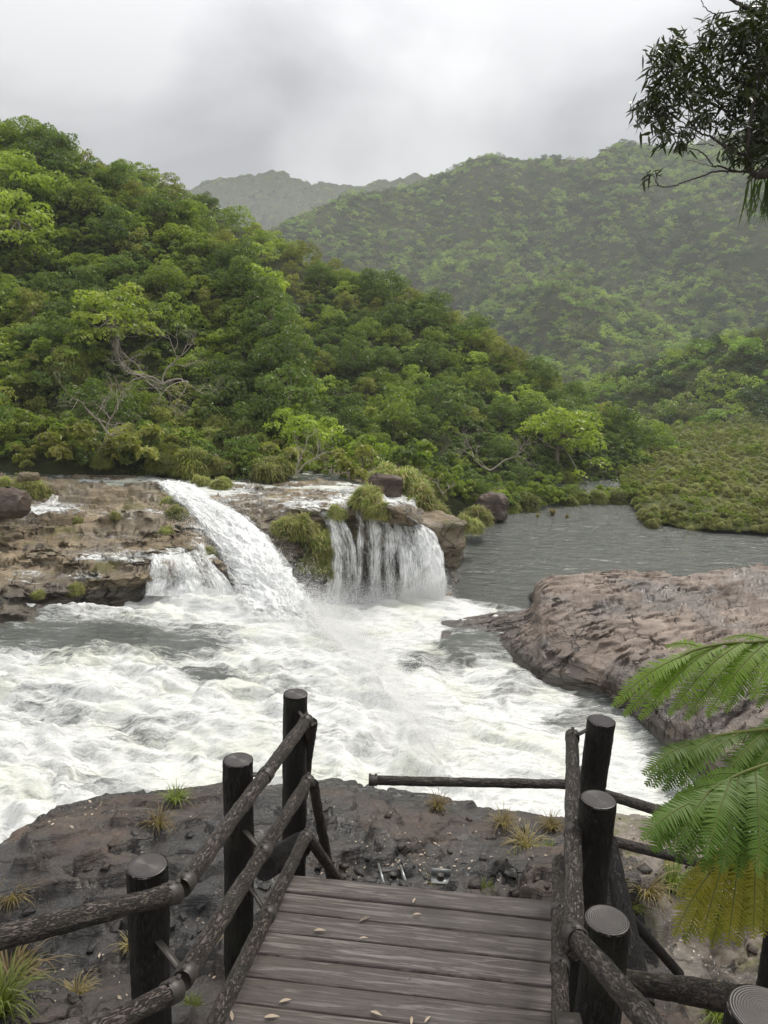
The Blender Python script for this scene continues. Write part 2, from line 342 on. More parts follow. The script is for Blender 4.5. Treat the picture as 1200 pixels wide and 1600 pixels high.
fi = m.noise(cmb2.outputs[0], 1.2, 4, .6)
wn_ = m.n('ShaderNodeTexWhiteNoise', noise_dimensions='1D'); m.L(ga, wn_.inputs['W'])
c = m.ramp(gr, [(.36, (.045, .034, .029)), (.45, (.13, .108, .096)), (.50, (.070, .056, .049)), (.56, (.19, .162, .145)), (.66, (.26, .228, .205))])
c = m.mix(m.mr(fi, .35, .7, .45, 0.), c, (.045, .035, .03))
c = m.mix(m.mr(m.noise(m.co(), 2.2, 4, .5), .5, .68, 0, .75), c, (.055, .043, .037))
c = m.mix(m.math('MULTIPLY', wn_.outputs[0], .3), c, (.07, .058, .05))
M['deck'] = m.set(c, m.mr(m.noise(m.co(), 2.2, 4, .5), .45, .65, .62, .38), m.bump(m.math('ADD', gr, m.math('MULTIPLY', fi, .5)), .5, .004), .4)

# moving water: foam where the water breaks, dark tea-coloured water elsewhere
def water_mat(name, deep, lake=False):
    m = MT(name); fo = m.attr('foam'); v = m.co()
    wn = m.n('ShaderNodeTexNoise'); wn.inputs['Scale'].default_value = .55; wn.inputs['Detail'].default_value = 4; m.L(v, wn.inputs['Vector'])
    sc_ = m.n('ShaderNodeVectorMath', operation='SCALE'); sc_.inputs['Scale'].default_value = 1.3; m.L(wn.outputs['Color'], sc_.inputs[0])
    ad = m.n('ShaderNodeVectorMath', operation='ADD'); m.L(v, ad.inputs[0]); m.L(sc_.outputs[0], ad.inputs[1])
    mp = m.n('ShaderNodeMapping'); mp.inputs['Rotation'].default_value = (0, 0, -.35); mp.inputs['Scale'].default_value = (.75, 1.5, 1.0); m.L(ad.outputs[0], mp.inputs[0])
    mp2 = m.n('ShaderNodeMapping'); mp2.inputs['Rotation'].default_value = (0, 0, -.30); mp2.inputs['Scale'].default_value = (.26, 1.9, 1.0); m.L(ad.outputs[0], mp2.inputs[0])
    a = m.noise(mp2.outputs[0], .8, 9, .62, .3); b = m.noise(mp.outputs[0], 2.6, 9, .7, .2); d = m.noise(m.co((.8, 1.4, 1)), 13, 8, .8, .1); st = m.noise(mp2.outputs[0], 4.5, 8, .72, .15)
    s1 = m.math('ADD', m.math('ADD', fo, m.math('MULTIPLY', m.math('SUBTRACT', a, .5), 1.5)), m.math('MULTIPLY', m.math('SUBTRACT', b, .5), .7))
    s1 = m.math('ADD', s1, m.math('ADD', m.math('MULTIPLY', m.math('SUBTRACT', d, .5), .6), m.math('MULTIPLY', m.math('SUBTRACT', st, .5), 1.5)))
    f = m.mr(s1, .12, .98)
    tint = m.mix(m.mr(m.noise(v, .35, 4), .45, .7), (.70, .70, .68), (.62, .63, .52))
    tint = m.mix(m.mr(st, .3, .62, .7, 0), tint, (.40, .41, .37))
    tint = m.mix(m.mr(d, .36, .56, .38, 0), tint, (.42, .43, .39))
    m.set(m.mix(f, deep, tint), m.mr(f, 0, .6, .10, .6), spec=.5)
    h = m.math('ADD', m.math('MULTIPLY', b, .45), m.math('MULTIPLY', d, .8)); 
    bn = m.bump(m.math('ADD', h, st), .42, .06)
    if lake:
        vv = m.co((.8, 1.6, 1), rot=(0, 0, .25)); wv1 = m.noise(vv, .9, 6, .62, .5); wv2 = m.noise(vv, 3.5, 4, .6)
        lh = m.math('ADD', wv1, m.math('MULTIPLY', wv2, .35)); lb = m.bump(lh, 1., .42)
        mxn = m.n('ShaderNodeMix', data_type='VECTOR'); m.L(m.mr(fo, .02, .3), mxn.inputs[0]); m.L(lb, mxn.inputs[4]); m.L(bn, mxn.inputs[5]); bn = mxn.outputs[1]
    m.put(bn, m.p.inputs['Normal']); return m.m
M['river'] = water_mat('white_water', (.070, .076, .066), True)
# falling water: streaky veil with real holes (uv: metres across / along)
def fall_mat(name, dens=.5, su=9., sv=.55):
    m = MT(name); v = m.co((su, sv, 1), 'UV'); fo = m.attr('foam')
    a = m.noise(v, 1., 7, .65, .4); b = m.noise(m.co((su*3.5, sv*7, 1), 'UV'), 1., 6, .7, .5); c3 = m.noise(m.co((1.2, .8, 1), 'UV'), 1, 5, .6)
    s = m.math('ADD', m.math('ADD', m.math('MULTIPLY', m.math('SUBTRACT', a, .5), 1.1), m.math('MULTIPLY', m.math('SUBTRACT', c3, .5), 1.3)), m.math('MULTIPLY', m.math('SUBTRACT', b, .5), 1.0))
    al = m.mr(m.math('ADD', s, fo), .22, .92)
    m.set(m.mix(m.mr(b, .3, .65), (.60, .62, .60), (.86, .86, .84)), .5, m.bump(m.math('ADD', a, m.math('MULTIPLY', b, .6)), .9, .10))
    m.put(al, m.p.inputs['Alpha']); return m.m
M['fall'] = fall_mat('falling_water', su=5., sv=.4)
M['fall_thick'] = fall_mat('cascade_water', su=3.2, sv=.7)
m = MT('ground_soil'); n = m.noise(m.co(), .5, 8, .7); M['hill'] = m.set(m.mix(n, (.03, .036, .016), (.07, .078, .032)), .95, m.bump(n, 1., .6), .1)
m = MT('shore_grass'); n = m.noise(m.co(), .7, 8, .75); M['shore'] = m.set(m.mix(m.mr(n, .35, .65), (.07, .085, .03), (.14, .145, .055)), .9, m.bump(n, 1., .5), .1)
m = MT('dead_leaf'); n = m.noise(m.co(), 30, 4); M['dead'] = m.set(m.mix(n, (.30, .22, .14), (.55, .46, .36)), .7)
m = MT('grey_metal'); M['junk'] = m.set((.30, .31, .30), .35, metal=.7)  # plain grey metal of the foot plates and nails

# ================================================================== terrain and water
def spec(px, s):
    if s[0] == 'r': return UR(px, s[1], s[2])
    if s[0] == 'b':
        d = ray(px, 700); r = s[1]/d[1]; return np.array([d[0]*r, s[1], s[2]])
    return U(px, s[0], s[1])
def netgrid(cols, nu, nv):
    P = np.array([[spec(c[0], s) for s in c[1]] for c in cols])
    # spread columns evenly in px
    px = np.array([c[0] for c in cols], float); t = np.interp(np.linspace(px[0], px[-1], nu), px, np.arange(len(px)))
    Pc = cr_interp(P, (len(px)-1)*24+1); ti = t*24; i = np.clip(ti.astype(int), 0, len(Pc)-2); f = (ti-i)[:, None, None]
    Pu = Pc[i]*(1-f)+Pc[i+1]*f
    return np.transpose(cr_interp(np.transpose(Pu, (1, 0, 2)), nv), (1, 0, 2))
def proj(P):
    q = (np.asarray(P)-[0, 0, CAMZ]) @ RN; return 600+F*q[..., 0]/-q[..., 2], 800-F*q[..., 1]/-q[..., 2]

# -- sandstone ledge carrying the falls
b = ('b', 60, 4.3)
LC = [(-300, [(1010, 1.6), (965, 2.2), (935, 2.5), (900, 3.0), (860, 3.5), (810, 4.0), (765, 4.5), (735, 4.45), b]),
      (-100, [(1010, 1.6), (965, 2.2), (935, 2.5), (900, 3.0), (860, 3.5), (810, 4.0), (765, 4.5), (732, 4.4), b]),
      (0, [(1010, 1.8), (965, 2.25), (938, 2.4), (900, 3.0), (850, 3.6), (810, 4.0), (765, 4.75), (738, 4.35), b]),
      (110, [(990, 1.8), (950, 2.1), (930, 2.5), (900, 3.1), (850, 3.7), (800, 4.2), (760, 4.8), (740, 4.35), b]),
      (210, [(960, 1.4), (935, 2.0), (905, 3.0), (875, 3.4), (845, 3.85), (800, 4.3), (762, 4.85), (742, 4.4), b]),
      (265, [(955, 1.2), (930, 1.9), (905, 2.8), (875, 3.3), (845, 3.8), (805, 4.2), (765, 4.6), (744, 4.4), b]),
      (325, [(955, 1.2), (925, 1.9), (905, 2.5), (880, 3.1), (845, 3.6), (800, 4.15), (770, 4.5), (748, 4.4), b]),
      (390, [(965, 1.0), (935, 1.9), (915, 2.3), (890, 2.7), (850, 3.3), (810, 4.0), (775, 4.6), (750, 4.5), b]),
      (440, [(975, -.6), ('r', 950, 37), ('r', 900, 37.6), ('r', 860, 38), ('r', 832, 38.5), (805, 4.5), (780, 4.7), (755, 4.6), b]),
      (500, [(975, -.6), ('r', 950, 39.4), ('r', 900, 39.9), ('r', 860, 40.1), ('r', 825, 40.4), (802, 4.6), (780, 4.75), (757, 4.6), b]),
      (560, [(975, -.6), ('r', 945, 40.6), ('r', 900, 41.1), ('r', 860, 41.2), ('r', 825, 41.5), (797, 4.65), (780, 4.75), (762, 4.6), b]),
      (620, [(975, -.6), ('r', 945, 41), ('r', 900, 41.5), ('r', 865, 41.7), ('r', 835, 42), (812, 4.4), (790, 4.7), (770, 4.7), b]),
      (668, [(975, -.6), ('r', 942, 41.5), ('r', 900, 42), ('r', 870, 42.2), ('r', 850, 42.4), ('r', 832, 42.8), ('r', 810, 45), ('r', 790, 49), ('b', 60, 3)]),
      (705, [(975, -.6), ('b', 42.5, -.4), ('b', 43, -.2), ('b', 43.5, .3), ('b', 44.5, .8), ('b', 46, 1), ('b', 49, .8), ('b', 53, .5), ('b', 60, .5)]),
      (735, [(975, -.7), ('b', 43, -.7), ('b', 43.5, -.7), ('b', 44, -.7), ('b', 45, -.7), ('b', 46, -.7), ('b', 49, -.7), ('b', 53, -.7), ('b', 60, -.7)])]
P = netgrid(LC, 620, 330)
x, y, z = P[..., 0], P[..., 1], P[..., 2]
vv = np.linspace(0, 1, 330)[None, :]
amp = ss(.02, .12, vv)*ss(1., .9, vv)
top = ss(.55, .62, vv)
nz = fbm(x*.22, y*.55, 0, 3, 5)*.62 + fbm(x*.9, y*2.6, 0, 9, 4)*.12
nz = terrace(nz, .26, .06)*.85+nz*.15; ci, ce = cells(x*.55+fbm(x, y, 0, 23, 3)*.4, y*1.1+fbm(x, y, 0, 24, 3)*.5, 4); nz = nz+(ci-.5)*.12*ss(.0, .06, ce)-.10*np.exp(-(ce/.03)**2)
z = z + amp*nz*(.9-.25*ss(.8, .9, vv)) + amp*fbm(x*4, y*6, z*3, 5, 3)*.06
und = ridged(x*.5, z*2.8, 0, 21, 4)                      # bedding seams on the faces
y = y + amp*(1-top)*(fbm(x*.7, z*2.6, 1, 17, 4)*.55 + und*.22)
x = x + amp*fbm(y*.8, z*1.6, x*.5, 19, 3)*.15
tag(obj('rock_ledge', mesh('rock_ledge', np.stack([x, y, z], -1), gridfaces(620, 330), M['rock_ledge'])), kind='structure')
LEDGE = np.stack([x, y, z], -1)

# -- river and lake: one sheet, upper basin spilling over a step into the lower pool
ys = np.concatenate([np.arange(12, 44, .085), 44+np.cumsum(np.geomspace(.09, 1.6, 110))]); xs = np.concatenate([-62+np.cumsum(np.geomspace(1.5, .1, 60)), np.arange(-20, 22, .095), 22+np.cumsum(np.geomspace(.1, 2.4, 75))])
X, Y = np.meshgrid(xs, ys, indexing='ij')
e1 = U(470, 938, 2.2); e2 = U(705, 1195, 2.2); ed = (e2-e1)[:2]; ed /= np.linalg.norm(ed); en = np.array([ed[1], -ed[0]])
if en[0] < 0: en = -en
sd_ = (X-e1[0])*en[0]+(Y-e1[1])*en[1] + fbm(X*.5, Y*.5, 0, 41, 3)*.35          # >0: lower side
back = ss(36.5, 39, Y)*0
zb = 2.2*(1-ss(-.3, 1.6, sd_))
zb = np.where(Y > 38.8, np.where(X > -6, zb*ss(41, 38.8, Y), zb), zb)
px, py = proj(np.stack([X, Y, zb], -1)); px0_, py0_ = px, py
px = px+38*fbm(X*.45, Y*.45, 0, 58, 5); py = py+14*fbm(X*.45+9, Y*.45, 0, 59, 5)
def ell(cx, cy, rx, ry, k=.35): return ss(1+k, 1-k, np.sqrt(((px-cx)/rx)**2+((py-cy)/ry)**2))
low = ss(-.2, .6, sd_)
foam = .92*(1-low)+.88*low
foam = foam - .78*ell(80, 985, 190, 36, .7)*(1-low) - .38*ell(300, 990, 120, 20, .8)*(1-low) + .3*ell(450, 975, 70, 35, .6) - .75*ell(300, 1052, 65, 10, .9) - .6*ell(370, 1062, 55, 8, .9) - .45*ell(215, 1130, 60, 14) \
     - .35*ell(150, 1215, 80, 22) - .30*ell(470, 1080, 50, 20) - .28*ell(60, 1090, 80, 20)
foam = foam - .7*ell(760, 1000, 75, 26)*low - .45*ell(690, 1030, 60, 20)*low - .5*ell(930, 1105, 55, 30)*low - .4*ell(830, 1065, 50, 18)*low + .25*ell(985, 1200, 60, 60)
foam = foam - .9*ss(1500, 1600, px)*low
foam = foam + .25*np.exp(-(sd_/1.1)**2)*ss(40, 36, Y) + .35*ell(700, 945, 130, 22)*low + .3*ell(560, 955, 110, 22)*low
px, py = px0_, py0_
ltop = np.interp(px, [600, 690, 760, 840, 900], [925, 932, 946, 958, 965])                 # where the lake begins
foam = foam*(1-ss(4, -8, py-ltop)*low*ss(560, 600, px)); foam = np.where((Y > 42.5) & (X > 3), 0, foam)
cx_ = np.interp(py, [960, 1040, 1070, 1100, 1150, 1200, 1260], [850, 815, 880, 960, 990, 1010, 1040])
foam = foam*(1-.75*low*ss(-30, 40, px-cx_))
foam = np.clip(foam, 0, 1.1)
rot = lambda a: (X*math.cos(a)+Y*math.sin(a), -X*math.sin(a)+Y*math.cos(a))
xa, ya = rot(-.35)
wx = fbm(xa*.25, ya*.3, 0, 51, 3)*1.5
turb = ss(.12, .6, foam)
dz = turb*(fbm(xa*.26+wx, ya*.6, 0, 52, 4, .5)*.34 + ridged(xa*.34+wx, ya*.9, 0, 56, 4, .5)*.13 + fbm(xa*.8, ya*3.2, 0, 53, 4, .5)*.10 + ridged(xa*1.6, ya*6, 0, 54, 3, .6)*.03)*ss(60, 40, Y)
dz += (1-turb)*fbm(X*.8, Y*1.3, 0, 55, 3)*.03*ss(90, 40, Y)
dz += np.exp(-(sd_/.8)**2)*ss(41, 37, Y)*(.02+.16*np.abs(fbm(X*2.6, Y*2.6, 0, 57, 4)))
cb1 = U(470, 960, 2.2); cb2 = U(300, 940, 2.2)
Z = zb+dz*(.75+.5*(1-low))-.12*turb+.34*np.exp(-((X-cb1[0])/1.6)**2-((Y-cb1[1])/2.2)**2)*(1-.6*low)
tag(obj('water', mesh('water', np.stack([X, Y, Z], -1), gridfaces(len(xs), len(ys)), M['river'], attrs={'foam': foam.ravel()})), kind='structure')
def water_z(x, y): return 0.

# -- the shallow river running over the top of the ledge
UC = [(-300, [(760, 4.4), (742, 4.6), (728, 4.62), ('b', 62, 4.6)]), (40, [(760, 4.3), (744, 4.6), (728, 4.62), ('b', 62, 4.6)]), (150, [(764, 4.3), (748, 4.62), (732, 4.66), ('b', 62, 4.62)]),
      (290, [(775, 4.45), (757, 4.72), (738, 4.72), ('b', 62, 4.66)]), (430, [(778, 4.45), (762, 4.72), (744, 4.74), ('b', 62, 4.7)]), (560, [(785, 4.5), (774, 4.72), (762, 4.78), ('b', 52, 4.5)]), (650, [(790, 4.4), (780, 4.7), (774, 4.7), ('b', 48.5, 4.2)])]
P = netgrid(UC, 500, 90); x, y, z = P[..., 0], P[..., 1], P[..., 2]
fo = .50+.45*fbm(x*.30, y*.35, 0, 61, 3) + .3*np.exp(-((x+14)/4)**2)-.35*ss(47, 52, y)
z = z+.10*ridged(x*.5, y*.9, 0, 62, 4)+.05*fbm(x*2, y*3, 0, 63, 3)-.06
tag(obj('stream', mesh('stream', np.stack([x, y, z], -1), gridfaces(500, 90), M['river'], attrs={'foam': np.clip(fo, 0, .8).ravel()})), kind='structure')

# thin water sliding over the ledge, broken by the rock
sub = LEDGE[:, 105:292]; sx, sy, sz = sub[..., 0], sub[..., 1], sub[..., 2]; lpx, lpy = proj(sub)
mask = .26*np.ones(sx.shape)
for cx, cy, rx, ry, a_ in ((310, 750, 70, 12, .5), (400, 765, 70, 12, .2), (470, 790, 90, 14, .28), (555, 778, 60, 12, .35), (90, 795, 50, 10, .25), (190, 808, 60, 5, .15), (30, 800, 30, 30, .1), (345, 800, 70, 40, .15), (285, 868, 60, 12, .4), (180, 870, 70, 9, .38), (150, 838, 90, 5, .2), (230, 800, 50, 6, .2), (75, 795, 40, 8, .25), (330, 830, 30, 30, .2), (120, 900, 90, 9, .22), (80, 880, 50, 8, .1), (620, 775, 30, 14, .4)):
    mask = mask+a_*np.exp(-((lpx-cx)/rx)**2-((lpy-cy)/ry)**2)
mask = mask-.25*ss(20, 0, lpx)*0
m = MT('thin_water'); fo = m.attr('foam'); v = m.co((.5, 1.5, 1)); a_ = m.noise(v, 1.1, 9, .68, 1.0); b2 = m.noise(v, 6, 7, .7, .8)
sm = m.math('ADD', fo, m.math('ADD', m.math('MULTIPLY', m.math('SUBTRACT', a_, .5), 1.4), m.math('MULTIPLY', m.math('SUBTRACT', b2, .5), .8)))
m.set(m.mix(b2, (.55, .56, .52), (.85, .85, .83)), .4, m.bump(b2, .6, .05)); m.put(m.mr(sm, .42, .78), m.p.inputs['Alpha'])
tag(obj('shallow_water', mesh('shallow_water', sub+[0, -.02, .035]+.02*fbm(sx*3, sy*3, 0, 65, 3)[..., None]*[0, 0, 1], gridfaces(*sub.shape[:2]), m.m, attrs={'foam': mask.ravel()})), kind='structure')

# -- falls
def fall(name, label, cols, nu, nv, dens, mat, amp=.12, layers=1, thick=.35, seed=0, edge=.12, cat='waterfall'):
    P0 = np.array([[U(*p) if len(p) == 3 else UR(p[0], p[1], p[3]) for p in c] for c in cols])
    acc = []
    for k in range(layers):
        P = np.transpose(cr_interp(np.transpose(cr_interp(P0, nu), (1, 0, 2)), nv), (1, 0, 2))
        du = np.linalg.norm(np.diff(P[:, nv//2], axis=0), axis=1).sum(); dv = np.linalg.norm(np.diff(P[nu//2], axis=0), axis=1).sum()
        uu, vv = np.meshgrid(np.linspace(0, du, nu)+k*3.7, np.linspace(0, dv, nv), indexing='ij')
        T = np.gradient(P, axis=1); S = np.gradient(P, axis=0); N = np.cross(S, T); N /= np.linalg.norm(N, axis=-1, keepdims=True)+1e-9
        N *= np.sign(-N[..., 1:2]+1e-6)
        tv = vv/dv; sink = 1-.96*ss(.80, .97, tv)
        d = amp*(.35+tv)*(ridged(uu*1.6, vv*.5, 0, seed+k*9, 4)*1.2+fbm(uu*4, vv*1.6, 0, seed+k*9+2, 3)*.7)+k*thick*(.3+tv); d = d*sink
        P = P+N*d[..., None]
        ue = np.minimum(uu-k*3.7, du+k*3.7-uu)/du
        fo = (dens(tv, (uu-k*3.7)/du) if callable(dens) else dens) - .55*ss(edge, 0, ue)
        acc.append((P.reshape(-1, 3), np.stack([uu, vv], -1).reshape(-1, 2), np.broadcast_to(fo, uu.shape).ravel()))
    V = np.concatenate([a[0] for a in acc]); g = gridfaces(nu, nv); Fq = np.concatenate([g+i*nu*nv for i in range(layers)])
    o = obj(name, mesh(name, V, Fq, mat, uv=np.concatenate([a[1] for a in acc]), attrs={'foam': np.concatenate([a[2] for a in acc])}))
    return tag(o, label, cat)
# main chute
fall('cascade', 'wide white cascade rushing down the rock chute into the churning basin', [
    [(238, 752, 4.85), (262, 775, 4.7), (296, 806, 4.3), (332, 850, 3.6), (352, 890, 3.0), (362, 925, 2.5), (330, 970, 2.0)],
    [(265, 752, 4.95), (290, 775, 4.85), (330, 803, 4.5), (370, 850, 3.85), (400, 892, 3.25), (425, 930, 2.65), (436, 985, 2.1)],
    [(285, 753, 4.95), (312, 776, 4.85), (360, 806, 4.5), (405, 850, 3.85), (436, 892, 3.25), (466, 932, 2.65), (505, 1000, 2.1)],
    [(305, 756, 4.85), (340, 780, 4.7), (388, 812, 4.3), (430, 855, 3.6), (460, 898, 2.8), (494, 940, 2.0), (556, 1025, 1.2)]], 200, 260,
    lambda t, u: 1.0-.25*np.abs(fbm(u*5, t*3, 0, 5, 3))-.75*ss(.80, 1, t), M['fall_thick'], .17, 2, .10, 11, .26)
fall('waterfall', 'thin broken veil of water beside the big grass clump', [
    [(488, 797, 4.75), (505, 815, 0, 40.4), (512, 860, 0, 39.9), (500, 955, 0, 39.2)],
    [(505, 795, 4.8), (522, 812, 0, 40.6), (535, 860, 0, 40.2), (535, 955, 0, 39.4)],
    [(518, 790, 4.8), (535, 812, 0, 40.9), (556, 860, 0, 40.4), (560, 955, 0, 39.6)]], 90, 160, lambda t, u: .50+.2*np.exp(-((u-.35)/.14)**2)-.02*t, M['fall'], .12, 2, .3, 31)
fall('waterfall', 'dark see-through curtain of water streaks in the middle of the rock face', [
    [(545, 775, 4.85), (552, 800, 0, 41.2), (552, 860, 0, 40.5), (550, 952, 0, 39.8)],
    [(580, 782, 4.85), (580, 808, 0, 41.3), (582, 860, 0, 40.8), (582, 950, 0, 40)],
    [(600, 800, 4.7), (602, 815, 0, 41.5), (606, 860, 0, 41), (610, 948, 0, 40.2)],
    [(612, 802, 4.7), (622, 818, 0, 41.6), (628, 860, 0, 41.2), (632, 948, 0, 40.3)]], 110, 160, lambda t, u: .47+.16*np.sin(u*19+1)*(1-.3*t)+.14*ss(.25, 0, t), M['fall'], .12, 2, .35, 37)
fall('waterfall', 'thick white fall plunging off the right end of the ledge', [
    [(594, 775, 4.85), (606, 805, 0, 42.2), (618, 860, 0, 41.4), (622, 948, 0, 40.4)],
    [(606, 778, 4.85), (632, 815, 0, 42.2), (648, 870, 0, 41.5), (648, 948, 0, 40.5)],
    [(618, 788, 4.8), (655, 822, 0, 42.3), (672, 870, 0, 41.6), (675, 946, 0, 40.7)],
    [(640, 806, 4.6), (672, 833, 0, 42.4), (687, 880, 0, 41.7), (696, 944, 0, 40.8)]], 120, 170, lambda t, u: .68+.25*u+.18*ss(.5, 1, t)-.22*np.exp(-((u-.28)/.16)**2)*ss(.15, .35, t), M['fall'], .15, 3, .25, 43)
fall('small_cascade', 'low white spill over the rocks left of the main chute', [
    [(232, 865, 3.75), (232, 885, 3.4), (228, 905, 2.9), (222, 930, 2.3)],
    [(262, 868, 3.75), (266, 888, 3.4), (270, 905, 2.9), (270, 932, 2.3)],
    [(298, 862, 3.9), (304, 882, 3.4), (316, 902, 2.9), (330, 930, 2.3)],
    [(316, 845, 4.1), (326, 868, 3.5), (345, 895, 2.9), (372, 930, 2.3)]], 120, 100, lambda t, u: .45+.2*t+.1*np.sin(u*15), M['fall_thick'], .10, 2, .15, 47, cat='waterfall')
fall('small_cascade', 'short white trickle between grassy rocks at the far left', [
    [(80, 772, 4.75), (70, 785, 4.5), (40, 792, 4.45)], [(92, 775, 4.75), (88, 792, 4.5), (60, 806, 4.35)]], 30, 40, .55, M['fall_thick'], .05, 1, .1, 49, cat='waterfall')

# -- grey-pink slab reaching into the lake
bk = ('b', 47, -.8)
SC = [(690, [(1025, -.5), (1012, -.3), (1000, -.15), (990, -.08), (978, -.1), (968, -.2), (955, -.7), ('b', 41.2, -.8)]),
      (770, [(1030, -.5), (1012, -.15), (1000, 0), (988, .08), (976, .05), (968, -.05), (957, -.5), ('b', 41.5, -.8)]),
      (828, [(1062, -.5), (1047, 0), (1025, .35), (1000, .6), (975, .75), (960, .5), (953, -.3), ('b', 41.8, -.8)]),
      (848, [(1080, -.5), (1064, 0), (1040, .45), (1000, .95), (955, 1.5), (912, 1.85), ('b', 41.3, .2), ('b', 42, -.8)]),
      (900, [(1095, -.5), (1072, 0), (1050, .6), (1010, 1.2), (960, 1.6), (904, 1.85), ('b', 42.5, .6), ('b', 44, -.8)]),
      (965, [(1118, -.5), (1094, 0), (1070, .7), (1020, 1.4), (965, 1.7), (904, 1.8), ('b', 42.5, .7), bk]),
      (1050, [(1200, -.5), (1175, 0), (1120, .9), (1050, 1.5), (980, 1.8), (906, 1.7), ('b', 43, .7), bk]),
      (1150, [(1275, -.5), (1250, 0), (1180, 1.2), (1080, 1.9), (980, 2.0), (900, 1.9), ('b', 44, .7), bk]),
      (1260, [(1330, -.5), (1290, .5), (1200, 1.6), (1080, 2.2), (980, 2.2), (896, 2.0), ('b', 45, .7), bk]),
      (1500, [(1330, .5), (1290, 1), (1200, 1.8), (1080, 2.4), (980, 2.4), (896, 2.0), ('b', 45, .7), bk])]
P = netgrid(SC, 560, 380); x, y, z = P[..., 0], P[..., 1], P[..., 2]; vv = np.linspace(0, 1, 380)[None]
ca, sa = math.cos(.5), math.sin(.5); xr = x*ca+y*sa; yr = -x*sa+y*ca
amp = ss(.03, .2, vv)*ss(1, .86, vv)*ss(0, .25, np.linspace(0, 1, 560))[:, None]**.5
nz = fbm(xr*.16, yr*.7, 0, 71, 5)*.55+fbm(xr*.55, yr*2.6, 0, 72, 4)*.14+ridged(xr*.4, yr*2., 0, 73, 4)*.07
nz = terrace(nz, .22, .05)*.85+nz*.15; ci, ce = cells(xr*.33+fbm(x*.6, y*.6, 0, 77, 4)*.7, yr*.85+fbm(x*.6, y*.6, 0, 78, 4)*.7, 6); nz = nz+(ci-.5)*.22-.14*np.exp(-(ce/.035)**2)
z = z+amp*nz*.75+amp*fbm(xr*1.6, yr*7, 0, 74, 3)*.03; y = y+amp*fbm(x*.5, z*3, 0, 75, 4)*.18; x = x+amp*fbm(y*.6, z*2, 0, 76, 4)*.15
tag(obj('rock_slab', mesh('rock_slab', np.stack([x, y, z], -1), gridfaces(560, 380), M['rock_slab'])), kind='structure')

# -- rock shelf right below the boardwalk
xs = np.arange(-8.5, 8.5, .024); ys = np.arange(1.2, 11.2, .024); X, Y = np.meshgrid(xs, ys, indexing='ij')
ep = [(-400, 1500), (-120, 1370), (-30, 1320), (15, 1285), (90, 1247), (170, 1226), (230, 1229), (350, 1218), (450, 1206), (520, 1200), (600, 1216), (700, 1213), (800, 1221), (900, 1226), (1000, 1240), (1070, 1262), (1150, 1290), (1300, 1325), (1600, 1385), (2200, 1480)]
E = np.array([U(a, b_, 8.8) for a, b_ in ep]); ye = np.interp(X, E[:, 0], E[:, 1])
dd = ye-Y+fbm(X*1.4, Y*1.4, 0, 81, 4)*.16
xr = X*.96+Y*.28; yr = -X*.28+Y*.96
hl = fbm(xr*.30, yr*.62, 0, 82, 5, .42)*.62+fbm(xr*1.3, yr*2.4, 0, 83, 4)*.12*ss(-.2, .5, fbm(X*.5, Y*.5, 0, 87, 3))
hl2 = terrace(hl, .13, .025)*.62+terrace(hl+.3*fbm(xr*1.6, yr*2.2, 0, 94, 4)*.3, .05, .03)*.3+hl*.08
wx_ = fbm(X*.9, Y*.9, 0, 91, 4)*.45; wy_ = fbm(X*.9, Y*.9, 0, 92, 4)*.45; ci, ce = cells(xr*.75+wx_, yr*1.25+wy_, 9); c2, ce2 = cells(xr*2.4+wx_*2, yr*3.6+wy_*2, 11); brk = ss(-.25, .25, fbm(X*.45, Y*.45, 0, 93, 3)+.25*ss(5, 6.5, Y)*0+.3*ss(0, 1.5, X))
blk = (ci-.5)*.17*ss(0, .03, ce)-.08*np.exp(-(ce/.022)**2)+brk*((c2-.5)*.045*ss(0, .04, ce2)-.025*np.exp(-(ce2/.035)**2))
side = ss(1.45, 2.3, X-.06*Y)                                # rougher broken ground right of the deck
ck1 = fbm(xr*.55+3, yr*1.1, 0, 95, 5); ck2 = fbm(xr*1.3, yr*2.1+5, 0, 96, 5)
Z = 8.80+hl2*1.15+blk-.07*np.exp(-(ck1/.012)**2)+.05*ss(-.004, .004, ck1)-.02*np.exp(-(ck2/.015)**2)*brk+fbm(X*7, Y*8, 0, 84, 4)*.009+ridged(xr*1.2, yr*2.4, 0, 85, 4)*.022
Z = Z+side*(-.40*ss(5.8, 3.8, Y)+fbm(X*2.6, Y*2.6, 0, 86, 5)*.16)
Z = Z+.35*ss(-1.5, -4, X)*ss(6, 3, Y)-.25*ss(-2.5, -5.5, X)*ss(5, 7.5, Y)
Z = 8.82+(Z-8.82)*(.30+.70*ss(.1, 1.6, dd))
Z = Z-.12*(1-ss(0, .5, dd))-7.8*(1-ss(-.75, .02, dd))
shelf_z = lambda a, b_: float(Z[int(np.clip((a+8.5)/.024, 0, len(xs)-1)), int(np.clip((b_-1.2)/.024, 0, len(ys)-1))])
me = mesh('rock_shelf', np.stack([X, Y, Z], -1), gridfaces(len(xs), len(ys)), [M['rock_front'], M['rock_side']],
          mi=(side[:-1, :-1].ravel()+.35*fbm(X*.8, Y*.8, 0, 88, 4)[:-1, :-1].ravel() > .5).astype(int))
tag(obj('rock_shelf', me), kind='structure')
def onshelf(px, py):
    z = 8.8
    for _ in range(6): p = U(px, py, z); z = .5*z+.5*shelf_z(p[0], p[1])
    p = U(px, py, z); p[2] = shelf_z(p[0], p[1]); return p

